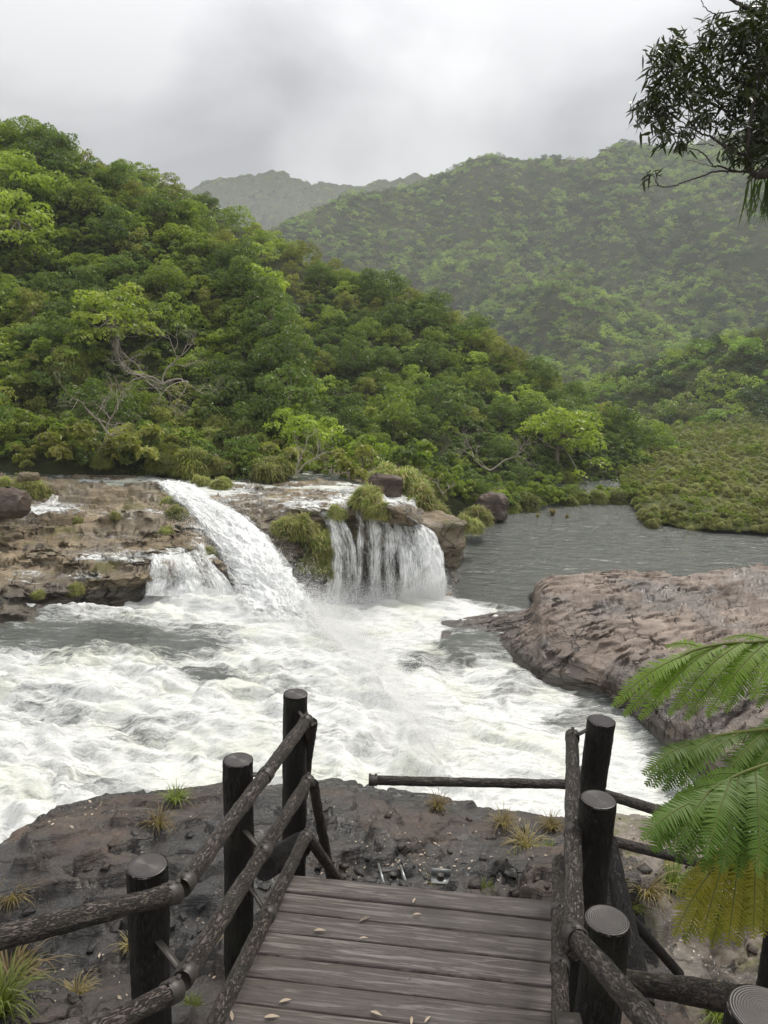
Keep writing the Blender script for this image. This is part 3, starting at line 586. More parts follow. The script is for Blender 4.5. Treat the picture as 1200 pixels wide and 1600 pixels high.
# -- hills: each column of the sky line and foot gives a slope in real space
def hill(name, cols, nu, nv, rough, drop, mat, seed, curve=1., backd=60, fold=0.):
    c = np.array(cols, float); px = np.linspace(c[0, 0], c[-1, 0], nu)
    g = [np.interp(px, c[:, 0], c[:, i]) for i in range(5)]
    s = np.linspace(0, 1, nv)
    A = UR(g[0][:, None]+0*s, g[3][:, None]*(1-s**curve)+g[1][:, None]*s**curve, g[4][:, None]*(1-s)+g[2][:, None]*s)
    A[..., 2] -= drop*ss(0, .25, s)
    x, y = A[..., 0], A[..., 1]
    if fold:
        A[..., 2] += fold*np.sin(math.pi*np.clip(s*1.06, 0, 1))*fbm(x/180., y/420., 0, seed+4, 4)
    A[..., 2] += rough*ss(0, .2, s)*ss(1.0, .7, s)*fbm(x/12., y/12., 0, seed, 4)+rough*.3*ss(0, .2, s)*fbm(x/3., y/3., 0, seed+1, 3)
    nb = 12; t = np.linspace(0, 1, nb+1)[1:]; last = A[:, -1:]; d = last*[1, 1, 0]; d /= np.linalg.norm(d, axis=-1, keepdims=True)
    B = last+d*(t*backd)[None, :, None]; B[..., 2] -= (t*t*backd*.45)[None]
    fr = A[:, :1].copy(); fr[..., 2] = -1.5; fr[..., 1] -= .2
    P = np.concatenate([fr, A, B], 1)
    me = mesh(name, P, gridfaces(nu, P.shape[1]), mat); o = tag(obj(name, me), kind='structure'); BACK.append(P[:, A.shape[1]:A.shape[1]+7])
    return o, A
BACK = []
# (px, sky y, range of the crest, foot y, range of the foot)
HA, GA = hill('hill', [(-700, -100, 80, 745, 46), (-300, 50, 92, 738, 48), (-100, 115, 97, 732, 50), (0, 170, 98, 730, 50), (60, 184, 98, 732, 50), (140, 220, 97, 735, 50), (200, 256, 95, 736, 50), (285, 295, 92, 740, 50), (350, 345, 86, 744, 50),
    (410, 400, 78, 748, 50), (450, 470, 70, 750, 50.5), (468, 560, 62, 752, 51), (476, 680, 56, 754, 52)], 160, 70, 2.2, 4.4, M['hill'], 101, .92, 40)
HB, GB = hill('hill', [(180, 250, 150, 745, 62), (290, 285, 150, 745, 62), (400, 345, 142, 748, 61), (500, 398, 132, 752, 60), (560, 425, 126, 755, 59), (620, 448, 121, 768, 58), (700, 486, 115, 785, 61), (760, 515, 111, 800, 64), (800, 545, 108, 800, 66), (850, 582, 104, 796, 69),
    (900, 618, 102, 792, 71), (950, 642, 102, 790, 72), (1000, 670, 104, 789, 73), (1050, 700, 106, 787, 75), (1100, 733, 110, 783, 78), (1140, 752, 112, 780, 82)], 200, 70, 2., 3.0, M['hill'], 111, .92, 50)
HC, GC = hill('hill', [(780, 640, 260, 700, 190), (870, 600, 250, 702, 175), (950, 568, 240, 706, 165), (1000, 546, 232, 708, 160), (1100, 518, 220, 712, 150), (1200, 488, 205, 716, 140), (1400, 430, 190, 725, 130), (1800, 350, 170, 740, 110)], 160, 60, 3, 4, M['hill'], 121, .95, 80)
HM, GM = hill('mountain', [(300, 420, 620, 560, 330), (380, 360, 700, 560, 330), (430, 348, 740, 560, 330), (470, 328, 780, 565, 330), (540, 297, 820, 570, 330), (600, 290, 850, 580, 330), (650, 281, 870, 590, 330), (700, 262, 880, 600, 320), (735, 241, 880, 610, 310), (765, 234, 880, 615, 305), (800, 238, 880, 620, 300), (830, 243, 890, 624, 295), (850, 239, 890, 627, 290),
    (880, 241, 890, 630, 290), (925, 241, 880, 640, 285), (945, 224, 870, 645, 280), (970, 219, 870, 650, 275), (1000, 221, 870, 655, 275), (1060, 226, 880, 660, 270), (1130, 205, 900, 665, 265), (1200, 190, 900, 668, 260), (1400, 180, 900, 680, 250), (1800, 200, 900, 690, 250)], 260, 120, 6, 5, M['hill'], 131, 1.0, 400, 85)
HN, GN_ = hill('mountain', [(100, 360, 1700, 520, 900), (285, 295, 1750, 520, 900), (330, 274, 1800, 520, 900), (390, 266, 1800, 520, 900), (440, 261, 1800, 520, 900), (485, 281, 1820, 520, 900), (530, 282, 1850, 520, 900), (565, 286, 1850, 520, 900), (585, 276, 1900, 520, 900), (615, 276, 1900, 520, 900), (645, 266, 1900, 520, 900), (670, 272, 1900, 520, 900), (800, 260, 1900, 520, 900), (1200, 300, 1900, 520, 900)],
    200, 70, 20, 8, M['hill'], 141, 1.0, 600, 60)
# low shore flat on the right
FL = [(960, [('b', 104, -.5), ('b', 108, .4), ('b', 112, .6), ('b', 125, .8), ('b', 150, 1)]), (1003, [(811, -.4), (806, .3), (780, .7), (755, .9), ('b', 150, 1.2)]), (1040, [(822, -.4), (815, .3), (785, .9), (745, 1.2), ('b', 150, 1.5)]),
      (1100, [(832, -.4), (824, .3), (785, 1.1), (735, 1.6), ('b', 150, 2)]), (1200, [(838, -.4), (828, .4), (785, 1.5), (740, 2), ('b', 150, 2.2)]), (1400, [(846, -.4), (834, .4), (795, 1.8), (750, 2.4), ('b', 150, 2.4)])]
P = netgrid(FL, 120, 80); P[..., 2] += .25*fbm(P[..., 0]*.3, P[..., 1]*.3, 0, 151, 4)
tag(obj('shore', mesh('shore', P, gridfaces(120, 80), M['shore'])), kind='structure'); GF = P
# ground below everything, out to the horizon
g = np.array([[-6000, -3000, -2.], [6000, -3000, -2], [6000, 6000, -2], [-6000, 6000, -2]])
tag(obj('ground', mesh('ground', g, [[0, 1, 2, 3]], M['hill'], False)), kind='structure')

# ================================================================== vegetation
def leafquads(rng, C, Nn, size, asp=.5, jit=.5):
    """one pointed leaf (quad) at each centre C with normal Nn"""
    n = len(C); Nn = Nn/(np.linalg.norm(Nn, axis=1, keepdims=True)+1e-9)
    a = rng.normal(size=(n, 3)); a -= Nn*(a*Nn).sum(1, keepdims=True); a /= np.linalg.norm(a, axis=1, keepdims=True)+1e-9
    b_ = np.cross(Nn, a); s = size*(1+jit*(rng.random(n)-.5)*2); s = s[:, None]
    V = np.stack([C-a*s*.5, C+b_*s*asp*.5+Nn*s*.08, C+a*s*.5-Nn*s*.1, C-b_*s*asp*.5+Nn*s*.08], 1)
    return V.reshape(-1, 3), np.arange(n*4).reshape(-1, 4)
def crown_mesh(name, mat, seed, W, H, base, nl, per, leaf, flat=.6, shell=.8, droop=0.):
    rng = np.random.default_rng(seed); Vs = []; n = 0; cs = []; rn = []
    for i in range(nl):
        t = (i+.5)/nl; a = i*2.399+rng.random()*.8; r = math.sqrt(t)*.5*W*(.72+.3*rng.random())
        zz = base+H*(.42+.42*math.sqrt(max(0, 1-(2*r/W)**2))*(.75+.5*rng.random())-.45*(rng.random()**1.6)-droop*(2*r/W)**2)
        c = np.array([r*math.cos(a), r*math.sin(a), zz]); lr = W*(.075+.10*rng.random()**1.3)
        cs.append((c, lr))
        m_ = int(per*(lr/(W*.18))**2)
        d = rng.normal(size=(m_, 3)); d /= np.linalg.norm(d, axis=1, keepdims=True); d[:, 2] = np.where(d[:, 2] < -.35, -d[:, 2], d[:, 2])
        bumps = 1+.22*vn(d[:, 0]*2.6+i, d[:, 1]*2.6, d[:, 2]*2.6+seed, 3)
        rr = lr*(shell+(1-shell)*1.3*rng.random(m_))*bumps
        C = c+d*rr[:, None]*[1, 1, flat]
        nn_ = d*[1, 1, 1.1]+rng.normal(size=(m_, 3))*.75+[0, 0, .25]
        V, Q = leafquads(rng, C, nn_, leaf, .55); Vs.append(V); rn.append(np.repeat(np.clip(.75*rng.random()+.4*rng.random(m_)-.05, 0, 1), 4))
    V = np.concatenate(Vs); return mesh(name, V, np.arange(len(V)).reshape(-1, 4), mat, False, attrs={'rnd': np.concatenate(rn)}), cs
def trunk_mesh(name, cs, h, r, seed, mat):
    rng = np.random.default_rng(seed); A = Acc(); bend = rng.normal(size=2)*.25
    P = [np.array([bend[0]*math.sin(t*2.2), bend[1]*math.sin(t*2.6), -1.2+(h+1.2)*t]) for t in np.linspace(0, 1, 7)]
    tube(A, P, np.linspace(r*1.3, r*.55, 7), 7)
    for c, lr in cs[::2]:
        s = P[4+int(rng.integers(0, 3))]; m_ = (s+c)/2+rng.normal(size=3)*.15-[0, 0, .15]
        tube(A, cr_interp([s, m_, c], 6), np.linspace(r*.42, r*.1, 6), 5)
    return A.mesh(name, mat)
KINDS = {}
def crown_kind(key, mat, W, H, base, nl, per, leaf, n=2, flat=.6, droop=0.):
    KINDS[key] = []
    for i in range(n):
        sd = abs(hash_(key))+i*13
        cm, cs = crown_mesh('crown', M[mat], sd, W, H, base, nl, per, leaf, flat, droop=droop)
        KINDS[key].append((cm, trunk_mesh('trunk', cs, base+H*.55, W*.028, sd, M['bark'])))
def hash_(k): return sum(ord(c)*(i+3) for i, c in enumerate(k)) % 9973
crown_kind('dark', 'dark', 6.2, 6.6, -1.2, 42, 190, .25, 4, .85)
crown_kind('mid', 'mid', 5.8, 6.2, -1.2, 40, 190, .24, 4, .85)
crown_kind('bright', 'bright', 5.8, 5.0, -.6, 38, 170, .25, 3, .65, .1)
crown_kind('olive', 'olive', 5.2, 6.0, -1.2, 36, 190, .22, 3, .9)
def place_tree(p, kind, sc, rz, label, group='trees on the near hillside', cat='tree', name='tree', i=0):
    t = thing(name, label, cat, p, rz, group); t.scale = (sc, sc, sc*random.uniform(.9, 1.15)); t.rotation_euler.x = random.uniform(-.08, .08); t.rotation_euler.y = random.uniform(-.08, .08)
    cm, tm = KINDS[kind][i % len(KINDS[kind])]
    obj('crown', cm, t); obj('trunk', tm, t); return t

def sample(G, n, rng, mind=None, vis=True, margin=60):
    """area-weighted points over a grid surface, thinned to a minimum spacing"""
    A = G[:-1, :-1]; B = G[1:, :-1]; C = G[1:, 1:]; D = G[:-1, 1:]
    ar = np.linalg.norm(np.cross(B-A, D-A), axis=-1).ravel(); k = rng.choice(len(ar), n, p=ar/ar.sum())
    u, v_ = rng.random((2, n, 1)); f = lambda q: q.reshape(-1, 3)[k]
    P = f(A)*(1-u)*(1-v_)+f(B)*u*(1-v_)+f(C)*u*v_+f(D)*(1-u)*v_
    px, py = proj(P); ok = (px > -margin) & (px < 1200+margin) & (py < 1000) & (py > -100)
    P = P[ok]
    if mind is None: return P
    cell = {}; out_ = []
    for p in P:
        d = mind(p) if callable(mind) else mind; kx, ky = int(p[0]//d), int(p[1]//d); bad = False
        for a in (-1, 0, 1):
            for b_ in (-1, 0, 1):
                for q in cell.get((kx+a, ky+b_), ()):
                    if (q[0]-p[0])**2+(q[1]-p[1])**2 < d*d: bad = True; break
        if not bad: cell.setdefault((kx, ky), []).append(p); out_.append(p)
    return np.array(out_)
def scatter(name, P, scl, sources, label, cat, seed=0, mat=None):
    rng = np.random.default_rng(seed); n = len(P)
    rot = np.stack([rng.normal(size=n)*.1, rng.normal(size=n)*.1, rng.random(n)*6.28], 1)
    me = mesh(name, P, None, mat, attrs={'scl': np.broadcast_to(scl, (n,)), 'rot': rot})
    ix = me.attributes.new('idx', 'INT', 'POINT'); ix.data.foreach_set('value', rng.integers(0, len(sources), n).astype(np.int32))
    o = obj(name, me); tag(o, label, cat, kind='stuff')
    ng = bpy.data.node_groups.new(name, 'GeometryNodeTree'); ng.interface.new_socket('Geometry', in_out='INPUT', socket_type='NodeSocketGeometry'); ng.interface.new_socket('Geometry', in_out='OUTPUT', socket_type='NodeSocketGeometry')
    gi = ng.nodes.new('NodeGroupInput'); go = ng.nodes.new('NodeGroupOutput'); iop = ng.nodes.new('GeometryNodeInstanceOnPoints'); j = ng.nodes.new('GeometryNodeJoinGeometry')
    for s in sources:
        q = ng.nodes.new('GeometryNodeObjectInfo'); q.transform_space = 'ORIGINAL'; q.inputs[0].default_value = s; q.inputs['As Instance'].default_value = True; ng.links.new(q.outputs['Geometry'], j.inputs[0])
    def na(nm, tp):
        a = ng.nodes.new('GeometryNodeInputNamedAttribute'); a.data_type = tp; a.inputs[0].default_value = nm; return a.outputs[0]
    ng.links.new(gi.outputs[0], iop.inputs['Points']); ng.links.new(j.outputs[0], iop.inputs['Instance']); iop.inputs['Pick Instance'].default_value = True
    ng.links.new(na('idx', 'INT'), iop.inputs['Instance Index']); ng.links.new(na('rot', 'FLOAT_VECTOR'), iop.inputs['Rotation']); ng.links.new(na('scl', 'FLOAT'), iop.inputs['Scale'])
    ng.links.new(iop.outputs[0], go.inputs[0]); md = o.modifiers.new('scatter', 'NODES'); md.node_group = ng
    return o

rng = np.random.default_rng(5); random.seed(5)
# individual trees on the two near slopes
def hmask(G): return G[:, 2:]
PA = sample(hmask(GA), 9000, rng, lambda p: 2.3+.008*p[1]); PB = sample(hmask(GB), 14000, rng, lambda p: 2.7+.011*p[1])
def hidden(P, G2):      # points of slope B hidden behind slope A
    px, py = proj(P); a = np.interp(px, [c[0] for c in SKA], [c[1] for c in SKA]); return (px < 478) & (py > a+75)
SKA = [(-700, -60), (0, 180), (140, 225), (285, 295), (350, 345), (410, 400), (450, 470), (468, 560), (478, 700)]
PB = PB[~hidden(PB, None)]
bk_ = np.concatenate([sample(BACK[0], 2500, rng, 3.0), sample(BACK[1], 3500, rng, 3.4)])
pts = [(p, 'A') for p in PA]+[(p, 'B') for p in PB]
pts.sort(key=lambda q: np.linalg.norm(q[0][:2]))
px_all, py_all = proj(np.array([p for p, _ in pts]))
def where(px, py, s):
    if s == 'A':
        v = 'top' if py < np.interp(px, [0, 285, 410, 478], [180, 295, 400, 700])+75 else ('foot' if py > 640 else ('upper part' if py < 460 else 'lower part'))
        h = 'at the photo edge' if px < 90 else ('left of the bare tree' if px < 200 else ('around the bare tree' if px < 340 else 'at its right end'))
        return '%s of the left hill %s' % (v, h)
    sk = np.interp(px, [180, 400, 560, 700, 850, 1000, 1100], [250, 345, 425, 486, 582, 670, 733])
    v = 'crest' if py < sk+55 else ('waterline' if py > 700 else 'middle')
    h = 'right behind the left hill' if px < 560 else ('above the falls' if px < 700 else ('left of the lime tree' if px < 820 else ('near the lime tree' if px < 930 else 'at its far end')))
    return '%s of the long slope %s' % (v, h)
DESC = {'dark': ('dark green broad tree,', ''), 'mid': ('mid green tree,', ''), 'bright': ('bright yellow green tree,', ''), 'olive': ('olive green bushy tree,', '')}
FIX = [(872, 722, 'bright', 1.45, 'large bright lime green tree overhanging the far lake shore'), (1062, 722, 'bright', .75, 'small vivid lime green tree at the far tip of the slope'),
       (190, 540, 'bright', 1.15, 'bright green tree just left of the big bare white tree'), (40, 400, 'bright', 1.3, 'large bright green tree at the left edge of the photo, halfway up the hill'),
       (35, 325, 'bright', 1.2, 'light green tree above the large bright one at the left edge')]
nind = 0; rest = [(p, 'K') for p in bk_]; crown_src = {}
for i, (p, s) in enumerate(pts):
    a = rng.random(); cl = fbm(p[0]/14., p[1]/14., 0, 161, 2)
    pr = .5+.5*cl
    k = 'dark' if a < .30 else ('mid' if a < .62 else ('bright' if a < .86+.16*cl+(.10 if py_all[i] < 470 else 0) else 'olive'))  # extra bright crowns high up put the sunlit highlights into leaf colour
    if s == 'A' and py_all[i] > 600 and k == 'bright': k = 'olive'
    if nind < 288 and -30 < px_all[i] < 1210:
        sc = random.uniform(.72, 1.15)*(1.05 if s == 'A' and py_all[i] < 420 else .88)*(1.12 if k == 'dark' else 1)
        if py_all[i] > 690: sc *= .7
        if s == 'B' and px_all[i] > 900 and py_all[i] > 725: sc *= .55
        t = place_tree(p-[0, 0, 1.3], k, sc, random.uniform(0, 6.28), DESC[k][0]+' '+where(px_all[i], py_all[i], s), i=i); nind += 1
    else: rest.append((p, s))
for px, py, k, sc, lb in FIX:
    G = GA if px < 478 else GB
    q = G.reshape(-1, 3); a, b_ = proj(q); j = int(np.argmin((a-px)**2+(b_-py)**2)); p = q[j]
    place_tree(p+[0, -1.0, -.3], k, sc*1.25, 1.+px, lb, i=px)
# low bushes: the sources are real bushes of the shore
KINDS['bush'] = []
for i, mt in enumerate(('mid', 'olive', 'dark', 'grassy')):
    cm, cs = crown_mesh('foliage', M[mt], 900+i, 2.4, 1.7, -.25, 8, 150, .22, .75); KINDS['bush'].append((cm, trunk_mesh('stem', cs, 1., .05, 7+i, M['bark'])))
# hanging fern / grass tussock: arching blades
def tuft_mesh(name, mat, seed, n, Lr, spread, droop, wd, seg=5, up=1.):
    rng = np.random.default_rng(seed); A = Acc()
    for i in range(n):
        a = rng.random()*6.283; L_ = Lr*(.55+.45*rng.random()); out_ = spread*(.25+.75*rng.random()); r0 = .12*Lr*math.sqrt(rng.random())
        t = np.linspace(0, 1, seg); h = L_*(up*t-droop*(t**2.2)*(.6+.8*rng.random())); rr = r0+L_*out_*t**1.2
        c = np.stack([np.cos(a)*rr, np.sin(a)*rr, h], 1)+rng.normal(size=3)*.01; a2 = a+1.57+rng.normal()*.3
        w_ = wd*(1-t**1.8)+wd*.04; s = np.array([math.cos(a2), math.sin(a2), 0])
        V = np.stack([c-s*w_[:, None]/2, c+s*w_[:, None]/2], 1).reshape(-1, 3)
        j = np.arange(seg-1)*2; A.add(V, np.stack([j, j+1, j+3, j+2], 1))
    return A.mesh(name, mat, False)
TUFT = {'green': [tuft_mesh('grass_tuft', M['grassy'], 50+i, 150, .30, .75, .75, .0075) for i in range(3)],
        'straw': [tuft_mesh('grass_tuft', M['straw'], 60+i, 130, .30, .8, .8, .0065) for i in range(3)]}
# big clump of the ledge: dense drooping reeds
def clump_mesh(seed, mats, W, H, n, bl):
    rng = np.random.default_rng(seed); A = Acc(); mi = []; rn = []
    for i in range(n):
        d = rng.normal(size=3); d /= np.linalg.norm(d); d[2] = abs(d[2]); lb = 1+.28*vn(d[0]*2.2+seed, d[1]*2.2, d[2]*2.2, 2); c = d*[W*.40, W*.40, H*.7]*(.72+.34*rng.random())*lb
        a = math.atan2(d[1], d[0])+rng.normal()*.9; u_ = rng.random(); L_ = bl*(.35+.75*rng.random()**1.5); seg = 4; t = np.linspace(0, 1, seg)
        P = c+np.stack([np.cos(a)*L_*.55*t, np.sin(a)*L_*.55*t, L_*((.35+.6*u_)*t-(.5+.5*rng.random())*t*t)], 1); wd = .022+.012*rng.random()
        s = np.array([-math.sin(a), math.cos(a), rng.normal()*.3]); w_ = wd*(1-t**2)+.003; rn.append(np.full(seg*2, np.clip(.5+.5*vn(c[0]*3, c[1]*3, c[2]*3, seed)+.3*rng.normal(), 0, 1.3)))
        V = np.stack([P-s*w_[:, None]/2, P+s*w_[:, None]/2], 1).reshape(-1, 3); j = np.arange(seg-1)*2; A.add(V, np.stack([j, j+1, j+3, j+2], 1)); mi += [int(rng.random() < .22)]*(seg-1)
    return mesh('grass_clump', np.concatenate(A.V), np.concatenate(A.F), mats, False, mi=mi, attrs={'rnd': np.concatenate(rn)})
CL = [clump_mesh(70+i, [M['grassy'], M['straw']], 1.6, 1.1, 3800, .55) for i in range(3)]
CLO = [clump_mesh(80+i, [M['olive'], M['grassy']], 1.6, 1.2, 3200, .6) for i in range(2)]
def bush(px, py, R, sc, i, label, group='bushes along the far lake shore', name='bush', cat='bush', z=None):
    p = UR(px, py, R) if z is None else U(px, py, z)
    return place_tree(p, 'bush', sc, px*.7, label, group, cat, name, i)
src = []
for k_, (px, py, R, sc, i, lb) in enumerate([(485, 752, 55, 1.5, 1, 'olive bush behind the ledge above the buttress'), (520, 754, 54, 1.3, 0, 'green bush behind the ledge between the buttress and the lip clump'), (552, 752, 53, 1.6, 1, 'olive bush behind the lip clump left of the red brown boulder'), (580, 748, 56, 2.0, 0, 'tall green bush directly behind the red brown boulder'), (622, 752, 54, 1.7, 2, 'dark bush right behind the red brown boulder'), (655, 760, 55, 1.9, 0, 'green bush behind the grassy mound by the lake'), (445, 748, 55, 1.2, 2, 'dark low bush behind the ledge right of the chute head'), (535, 738, 58, 1.8, 0, 'green bush at the foot of the slope behind the falls')]):
    bush(px, py, R, sc, i, lb, 'bushes behind the falls')
for k_, (px, py, R, sc, i, lb) in enumerate([(1090, 742, 118, 1.6, 0, 'mid green bush behind the low shore flat at the far right'), (1150, 760, 96, 1.5, 1, 'olive bush on the low shore flat near the right edge'),
                                (1180, 795, 78, 1.2, 0, 'green bush at the front of the low shore flat by the right edge'), (980, 775, 84, 1.3, 2, 'dark bush at the waterline left of the low shore flat')]):
    src.append(bush(px, py, R, sc, i, lb))
def clump_(p):
    o = obj('grass_clump', CL[2], loc=Vector([float(c) for c in p])); o.scale = (.9,)*3; return tag(o, 'yellowish grass clump on the front edge of the shore flat', 'grass clump', 'grass clumps beside the lake')
tf = []                                                             # sources for the far woods: real trees on the far spur
for k_, (px, py) in enumerate([(1165, 560), (1120, 610), (1185, 640), (1075, 650)]):
    q = GC.reshape(-1, 3); a, b_ = proj(q); j = int(np.argmin((a-px)**2+(b_-py)**2))
    cm, cs = crown_mesh('crown', M[['far', 'far_bright', 'far_dark', 'far_olive'][k_]], 300+k_, 8., 6.2, -1.6, 22, 60, .62, .8)
    KINDS['far%d' % k_] = [(cm, trunk_mesh('trunk', cs, 3, .2, 3, M['bark']))]
    tf.append(place_tree(q[j], 'far%d' % k_, 1.15, k_, ['rounded tree high on the far right spur near the photo edge', 'rounded tree in the middle of the far right spur', 'rounded tree low on the far right spur near the photo edge', 'rounded tree low on the far right spur above the shore flat'][k_], 'trees on the far right spur'))
srcg = clump_(UR(1075, 820, 69))
crowns = [t.children[0] for t in tf]; bushes = [t.children[0] for t in src]
Pm = sample(GM, 190000, rng, lambda p: 3.2+.0028*p[1], margin=60); n_m = len(Pm)
scatter('distant_forest', Pm-[0, 0, 1.2], (.62+.62*rng.random(n_m)**1.4)*(1+.35*fbm(Pm[:, 0]/60, Pm[:, 1]/60, 0, 3, 3))*(1+np.clip((Pm[:, 1]-300)/1500, 0, .35)), crowns, 'dense forest covering the big hazy mountain', 'forest', 1, M['far'])
Pn = sample(GN_, 16000, rng, 9., margin=60); scatter('distant_forest', Pn-[0, 0, 3.], 0.9+.5*rng.random(len(Pn)), crowns, 'forest on the faint farthest ridge at the left', 'forest', 2, M['far'])
Pc = sample(GC, 30000, rng, 3.1, margin=60); scatter('spur_forest', Pc-[0, 0, .8], .42+.5*rng.random(len(Pc))**1.3, crowns, 'thick forest on the spur at the right above the lake', 'forest', 3, M['far'])
allc = [KINDS[k][i] for k in ('dark', 'mid', 'bright', 'olive') for i in range(2)]
firsts = {}
for o in COL.objects:
    if o.type == 'MESH' and o.name.startswith('crown') and o.data not in firsts: firsts[o.data] = o
if rest:
    Pr = np.array([p for p, _ in rest]); scatter('hillside_forest', Pr-[0, 0, .6], .75+.4*rng.random(len(Pr)), [firsts[c[0]] for c in allc if c[0] in firsts], 'trees filling the crest of the near slopes', 'forest', 4)
Pu = np.concatenate([sample(GA, 9000, rng, 1.0), sample(GB[:, :], 12000, rng, 1.35)])
Pu = Pu[~((proj(Pu)[0] < 478) & (Pu[:, 1] > 100))]
scatter('undergrowth', Pu, .7+.6*rng.random(len(Pu)), [bushes[3], bushes[3], bushes[0]], 'leafy undergrowth between the trees of the near slopes', 'undergrowth', 6, M['mid'])  # mostly dark bushes: shade of the gaps between crowns put into leaf colour
Ps = np.concatenate([sample(GF, 14000, rng, lambda p: .5+.005*p[1]), sample(GF[:, 8:30], 2600, rng, .55)]); nz_ = fbm(Ps[:, 0]*.12, Ps[:, 1]*.12, 0, 5, 3); scatter('shore_scrub', Ps, (.32+.34*rng.random(len(Ps)))*(1+.7*np.clip(nz_, -.2, 1)), [srcg, srcg, bushes[1], srcg, bushes[0]], 'low green scrub covering the shore flat', 'scrub', 7, M['olive'])
# drooping ferns on the cliff foot
def clump(me, p, sc, rz, label, group, name='grass_clump', cat='grass clump'):
    o = obj(name, me, loc=Vector([float(c) for c in p])); o.scale = (sc, sc, sc); o.rotation_euler.z = rz; return tag(o, label, cat, group)
c1 = clump(CLO[0], UR(300, 735, 49.3)-[0, 0, .3], 1.7, 0, 'drooping green fern clump at the hill foot behind the main chute', 'drooping clumps at the hill foot', 'fern_clump', 'fern clump')
c2 = clump(CL[0], UR(420, 742, 49.3)-[0, 0, .3], 1.6, 1, 'yellowish drooping fern clump at the hill foot above the boulder buttress', 'drooping clumps at the hill foot', 'fern_clump', 'fern clump')
low_a = GA[:, :26]; Pf = sample(low_a, 5200, rng, 1.25); nf_ = fbm(Pf[:, 0]*.25, Pf[:, 2]*.3, 0, 8, 3); 
scatter('cliff_ferns', Pf+np.array([0, -.5, .2]), (.7+1.1*rng.random(len(Pf)))*(1+.5*nf_), [c1, c2, bushes[0], c1, bushes[1]], 'curtain of drooping ferns and grass on the cliff above the stream', 'ferns', 8, M['olive'])
Pg = sample(GB[60:, :7], 3000, rng, 1.3); scatter('bank_grass', Pg+np.array([0, -.4, .1]), .8+.7*rng.random(len(Pg)), [c1, bushes[0]], 'ferns and brush along the lake bank', 'brush', 9, M['olive'])

# clumps on the ledge
def onledge(px, py, dz=0.):
    q = LEDGE.reshape(-1, 3); a, b_ = proj(q); d = (a-px)**2+(b_-py)**2; c = np.where(d < 16)[0]
    j = c[np.argmin(q[c, 1])] if len(c) else int(np.argmin(d)); return q[j]+[0, 0, dz]
LG = 'grass clumps on the rock ledge'
for i, (px, py, sc, kind, lb) in enumerate([
    (462, 828, 1.35, 0, 'large yellow green grass clump on top of the buttress right of the main chute'), (492, 848, 1.3, 1, 'drooping grass clump on the right shoulder of the buttress'),
    (488, 880, 1.25, 0, 'lowest hanging grass clump on the buttress beside the thin veil'), (500, 862, 1.1, 2, 'small grass clump between the shoulder and the lowest clump of the buttress'), (440, 822, .9, 2, 'low grass clump at the upper left of the buttress'),
    (478, 872, 1.2, 1, 'hanging grass clump low on the left side of the buttress'), (503, 892, 1.0, 0, 'bottom tip of the hanging grass on the buttress'),
    (528, 800, .8, 0, 'small grass clump at the lip between the two left veils'), (570, 782, 1.25, 1, 'big grass clump at the lip left of the thick white fall'), (585, 802, 1.0, 2, 'hanging grass clump just below the lip clump left of the thick fall'), (580, 765, .9, 0, 'dry topped grass clump behind the lip clump'),
    (345, 757, .9, 2, 'grass clump at the top right of the main chute'), (315, 752, .9, 1, 'low green clump on the rock right of the chute head'), (268, 785, .8, 0, 'green clump on the left bank of the upper chute'), (280, 805, .8, 2, 'dry grass clump on the left bank of the chute below the green one'), (262, 828, .6, 1, 'faint dry clump on the sloping rock left of the chute'),
    (45, 758, 1.1, 1, 'yellow grass clump by the brown boulder at the left edge'), (62, 768, .9, 2, 'second yellow grass clump right of the brown boulder'), (5, 790, 1.2, 0, 'green grass clump at the very left edge'), (8, 755, .8, 1, 'grass clump at the left edge behind the boulder'), (330, 862, .65, 0, 'mossy clump beside the left side of the chute'),
    (120, 812, .45, 2, 'tiny dry clump on the middle of the flat rock'), (180, 800, .4, 1, 'tiny brownish clump right of the dry clump on the flat rock'), (120, 915, .5, 0, 'small green clump low on the broken rocks at the left'), (60, 922, .4, 0, 'small green clump on the low rocks left of the other')]):
    clump(CL[i % 3], onledge(px, py, -.25), sc, i*1.3, lb, LG)
for i, (px, py, R, sc, lb) in enumerate([(650, 775, 46, 2.0, 'big bush of yellow green grass on the mound behind the thick fall'), (632, 748, 48, 2.1, 'tall green bush behind the red brown boulder'), (672, 790, 46.5, 1.6, 'bushy clump at the right of the mound behind the fall'), (600, 735, 50, 1.5, 'green bush left of the red brown boulder'),
                                 (705, 835, 44.2, 1.0, 'grass clump hanging on the mossy boulder beside the lake'), (690, 862, 43.6, .9, 'grass fringe low on the mossy boulder'), (722, 812, 46, .9, 'small clump on the bank right of the mossy boulder'), (745, 800, 55, 1.5, 'clump on the bank left of the brown lakeside boulder'), (735, 815, 50, 1.2, 'low clump by the little grey stone')]):
    clump(CL[(i+1) % 3], UR(px, py, R)-[0, 0, .6*sc], sc, i*2.1, lb, 'grass clumps beside the lake')
for i, (px, py, sc) in enumerate([(863, 806, .75), (840, 809, .45), (886, 810, .45), (1018, 812, .8), (1040, 818, .8), (1065, 823, .7)]):
    clump(tuft_mesh('reed', M['straw'], 90+i, 170, 1.6, .45, .45, .05), U(px, py, -.05), sc, i, ['pale reed tuft standing in the lake, the biggest of three', 'small pale reed tuft in the lake left of the biggest', 'small pale reed tuft in the lake right of the biggest', 'straw coloured reeds at the left tip of the shore flat', 'second clump of straw reeds on the edge of the shore flat', 'third clump of straw reeds on the edge of the shore flat'][i], 'pale reeds in and by the lake', 'reed_tuft', 'reeds')

